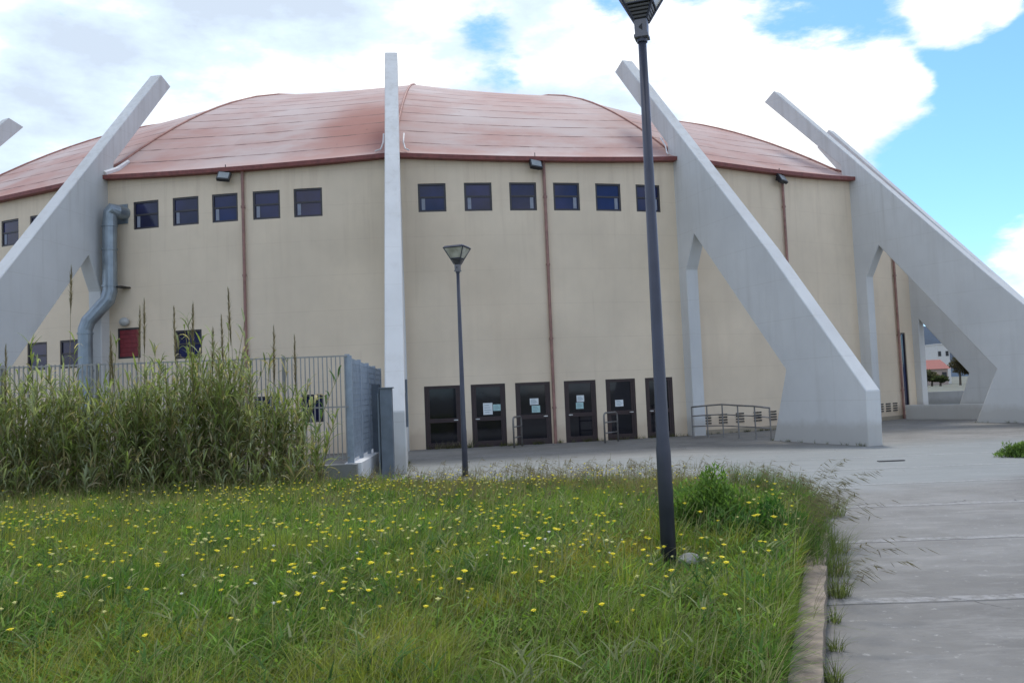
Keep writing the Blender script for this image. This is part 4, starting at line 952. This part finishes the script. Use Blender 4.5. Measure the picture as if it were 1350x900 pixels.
def nz(scale, detail, rough, sc3=(1, 1, 2.2), off=(0, 0, 0), dist=0.0):
    mp = N_.new('ShaderNodeMapping'); mp.inputs['Scale'].default_value = sc3; mp.inputs['Location'].default_value = off; T.links.new(dirv, mp.inputs['Vector'])
    n = N_.new('ShaderNodeTexNoise'); n.inputs['Scale'].default_value = scale; n.inputs['Detail'].default_value = detail; n.inputs['Roughness'].default_value = rough; n.inputs['Distortion'].default_value = dist; T.links.new(mp.outputs[0], n.inputs['Vector']); return n.outputs['Fac']
def blob(az, el, rad, soft, wgt):
    a, e = R_(az), R_(el); c = (math.sin(a) * math.cos(e), math.cos(a) * math.cos(e), math.sin(e))
    d = vm('DOT_PRODUCT', dirv, c); mr = N_.new('ShaderNodeMapRange'); mr.interpolation_type = 'SMOOTHSTEP'
    mr.inputs[1].default_value = math.cos(R_(rad + soft)); mr.inputs[2].default_value = math.cos(R_(max(rad - soft, .1))); mr.inputs[3].default_value = 0; mr.inputs[4].default_value = wgt
    T.links.new(d.outputs['Value'], mr.inputs[0]); return mr.outputs[0]
dens = mm_('MULTIPLY', nz(3.0, 11, .60, off=(.3, .1, .7), dist=.12), 1.9)
dens = mm_('ADD', dens, -.34)
dens = mm_('ADD', dens, mm_('MULTIPLY', mm_('SUBTRACT', nz(14, 8, .6, off=(5, .1, .7)), .5), .55))
def addb(*b):
    global dens
    dens = mm_('ADD', dens, blob(*b))
# cleared blue parts of the sky
for b in ((31, 13, 6.5, 3.5, -.42), (26.5, 9, 4, 3, -.35), (21.5, 24.5, 4.5, 2.0, -.36), (33, 17, 4, 2, -.2), (29, 26, 3, 1.5, -.3), (-.8, 21.9, 2.2, 1.4, -.20), (40, 22, 8, 4, -.4), (-28, 25, 2.2, 1.5, -.1), (10, 26.5, 4, 2, -.10)): addb(*b)
# cumulus banks
for b in ((17, 18.5, 4.5, 2, .26), (22, 17, 4, 1.5, .26), (25, 16.5, 2.4, 1.0, .22), (11, 17, 5, 3, .2), (30.5, 7, 2.4, 1.5, .42), (29.4, 21.2, 2.4, 1.0, .34), (33, 21, 2.0, 1, .3), (-18, 18, 15, 7, .30), (-30, 16, 9, 5, .22), (-26.5, 21.8, 1.6, 1.5, -.10), (-20, 14, 10, 5, .15), (-27, 24.5, 5, 3, .22), (-.8, 21.5, 1.6, 1.4, -.20), (2.5, 20.5, 1.2, 1, -.1), (7.2, 20.8, 1.2, 1, -.14), (4, 25, 2, 1.5, .1), (4, 22.5, 3.2, 1.5, .15), (26, 1.5, 3, 2, .1)): addb(*b)
rp = N_.new('ShaderNodeMapRange'); rp.interpolation_type = 'SMOOTHSTEP'; rp.inputs[1].default_value = .44; rp.inputs[2].default_value = .72; T.links.new(dens, rp.inputs[0])
shade = nz(4.5, 7, .55, off=(2, 5, 1), sc3=(1, 1, 2.8)); shade = mm_('ADD', shade, blob(-17, 28.6, 5.2, 3.2, -.36)); shade = mm_('ADD', shade, blob(-9, 28.6, 4.4, 2.5, -.30)); shade = mm_('ADD', shade, blob(-27.5, 21.3, 2.4, 2, -.22)); shade = mm_('ADD', shade, mm_('MULTIPLY', mm_('SUBTRACT', nz(11, 7, .6, off=(9, 3, 2)), .5), .7)); shade = mm_('ADD', shade, blob(-12, 20.3, 2.2, 1.5, -.18)); shade = mm_('ADD', shade, blob(-31, 17, 2.5, 2, -.14)); shade = mm_('ADD', shade, blob(-3, 20.6, 3, 1.5, -.14)); shade = mm_('ADD', shade, blob(-.5, 27, 3, 2, -.2)); shade = mm_('ADD', shade, blob(20, 13, 3.5, 2, -.14)); shade = mm_('ADD', shade, blob(18.5, 19, 5, 3, .2))
cr = N_.new('ShaderNodeValToRGB'); e = cr.color_ramp.elements; e[0].position = .18; e[0].color = (4.8, 5.6, 6.7, 1); e[1].position = .60; e[1].color = (9.2, 9.4, 9.5, 1); e2 = e.new(.38); e2.color = (5.9, 7.1, 8.7, 1)
T.links.new(shade, cr.inputs['Fac'])
mx = N_.new('ShaderNodeMix'); mx.data_type = 'RGBA'; T.links.new(rp.outputs[0], mx.inputs[0])
hs = vm('MULTIPLY', sky.outputs[0], (.74, 1.10, 1.62))
T.links.new(hs.outputs[0], mx.inputs[6]); T.links.new(cr.outputs['Color'], mx.inputs[7]); T.links.new(mx.outputs[2], bg.inputs['Color'])

sc.view_settings.view_transform = 'Standard'; sc.view_settings.look = 'None'; sc.view_settings.gamma = 1; sc.view_settings.exposure = .52
sc.render.engine = 'CYCLES'; sc.render.resolution_x = 1024; sc.render.resolution_y = 682
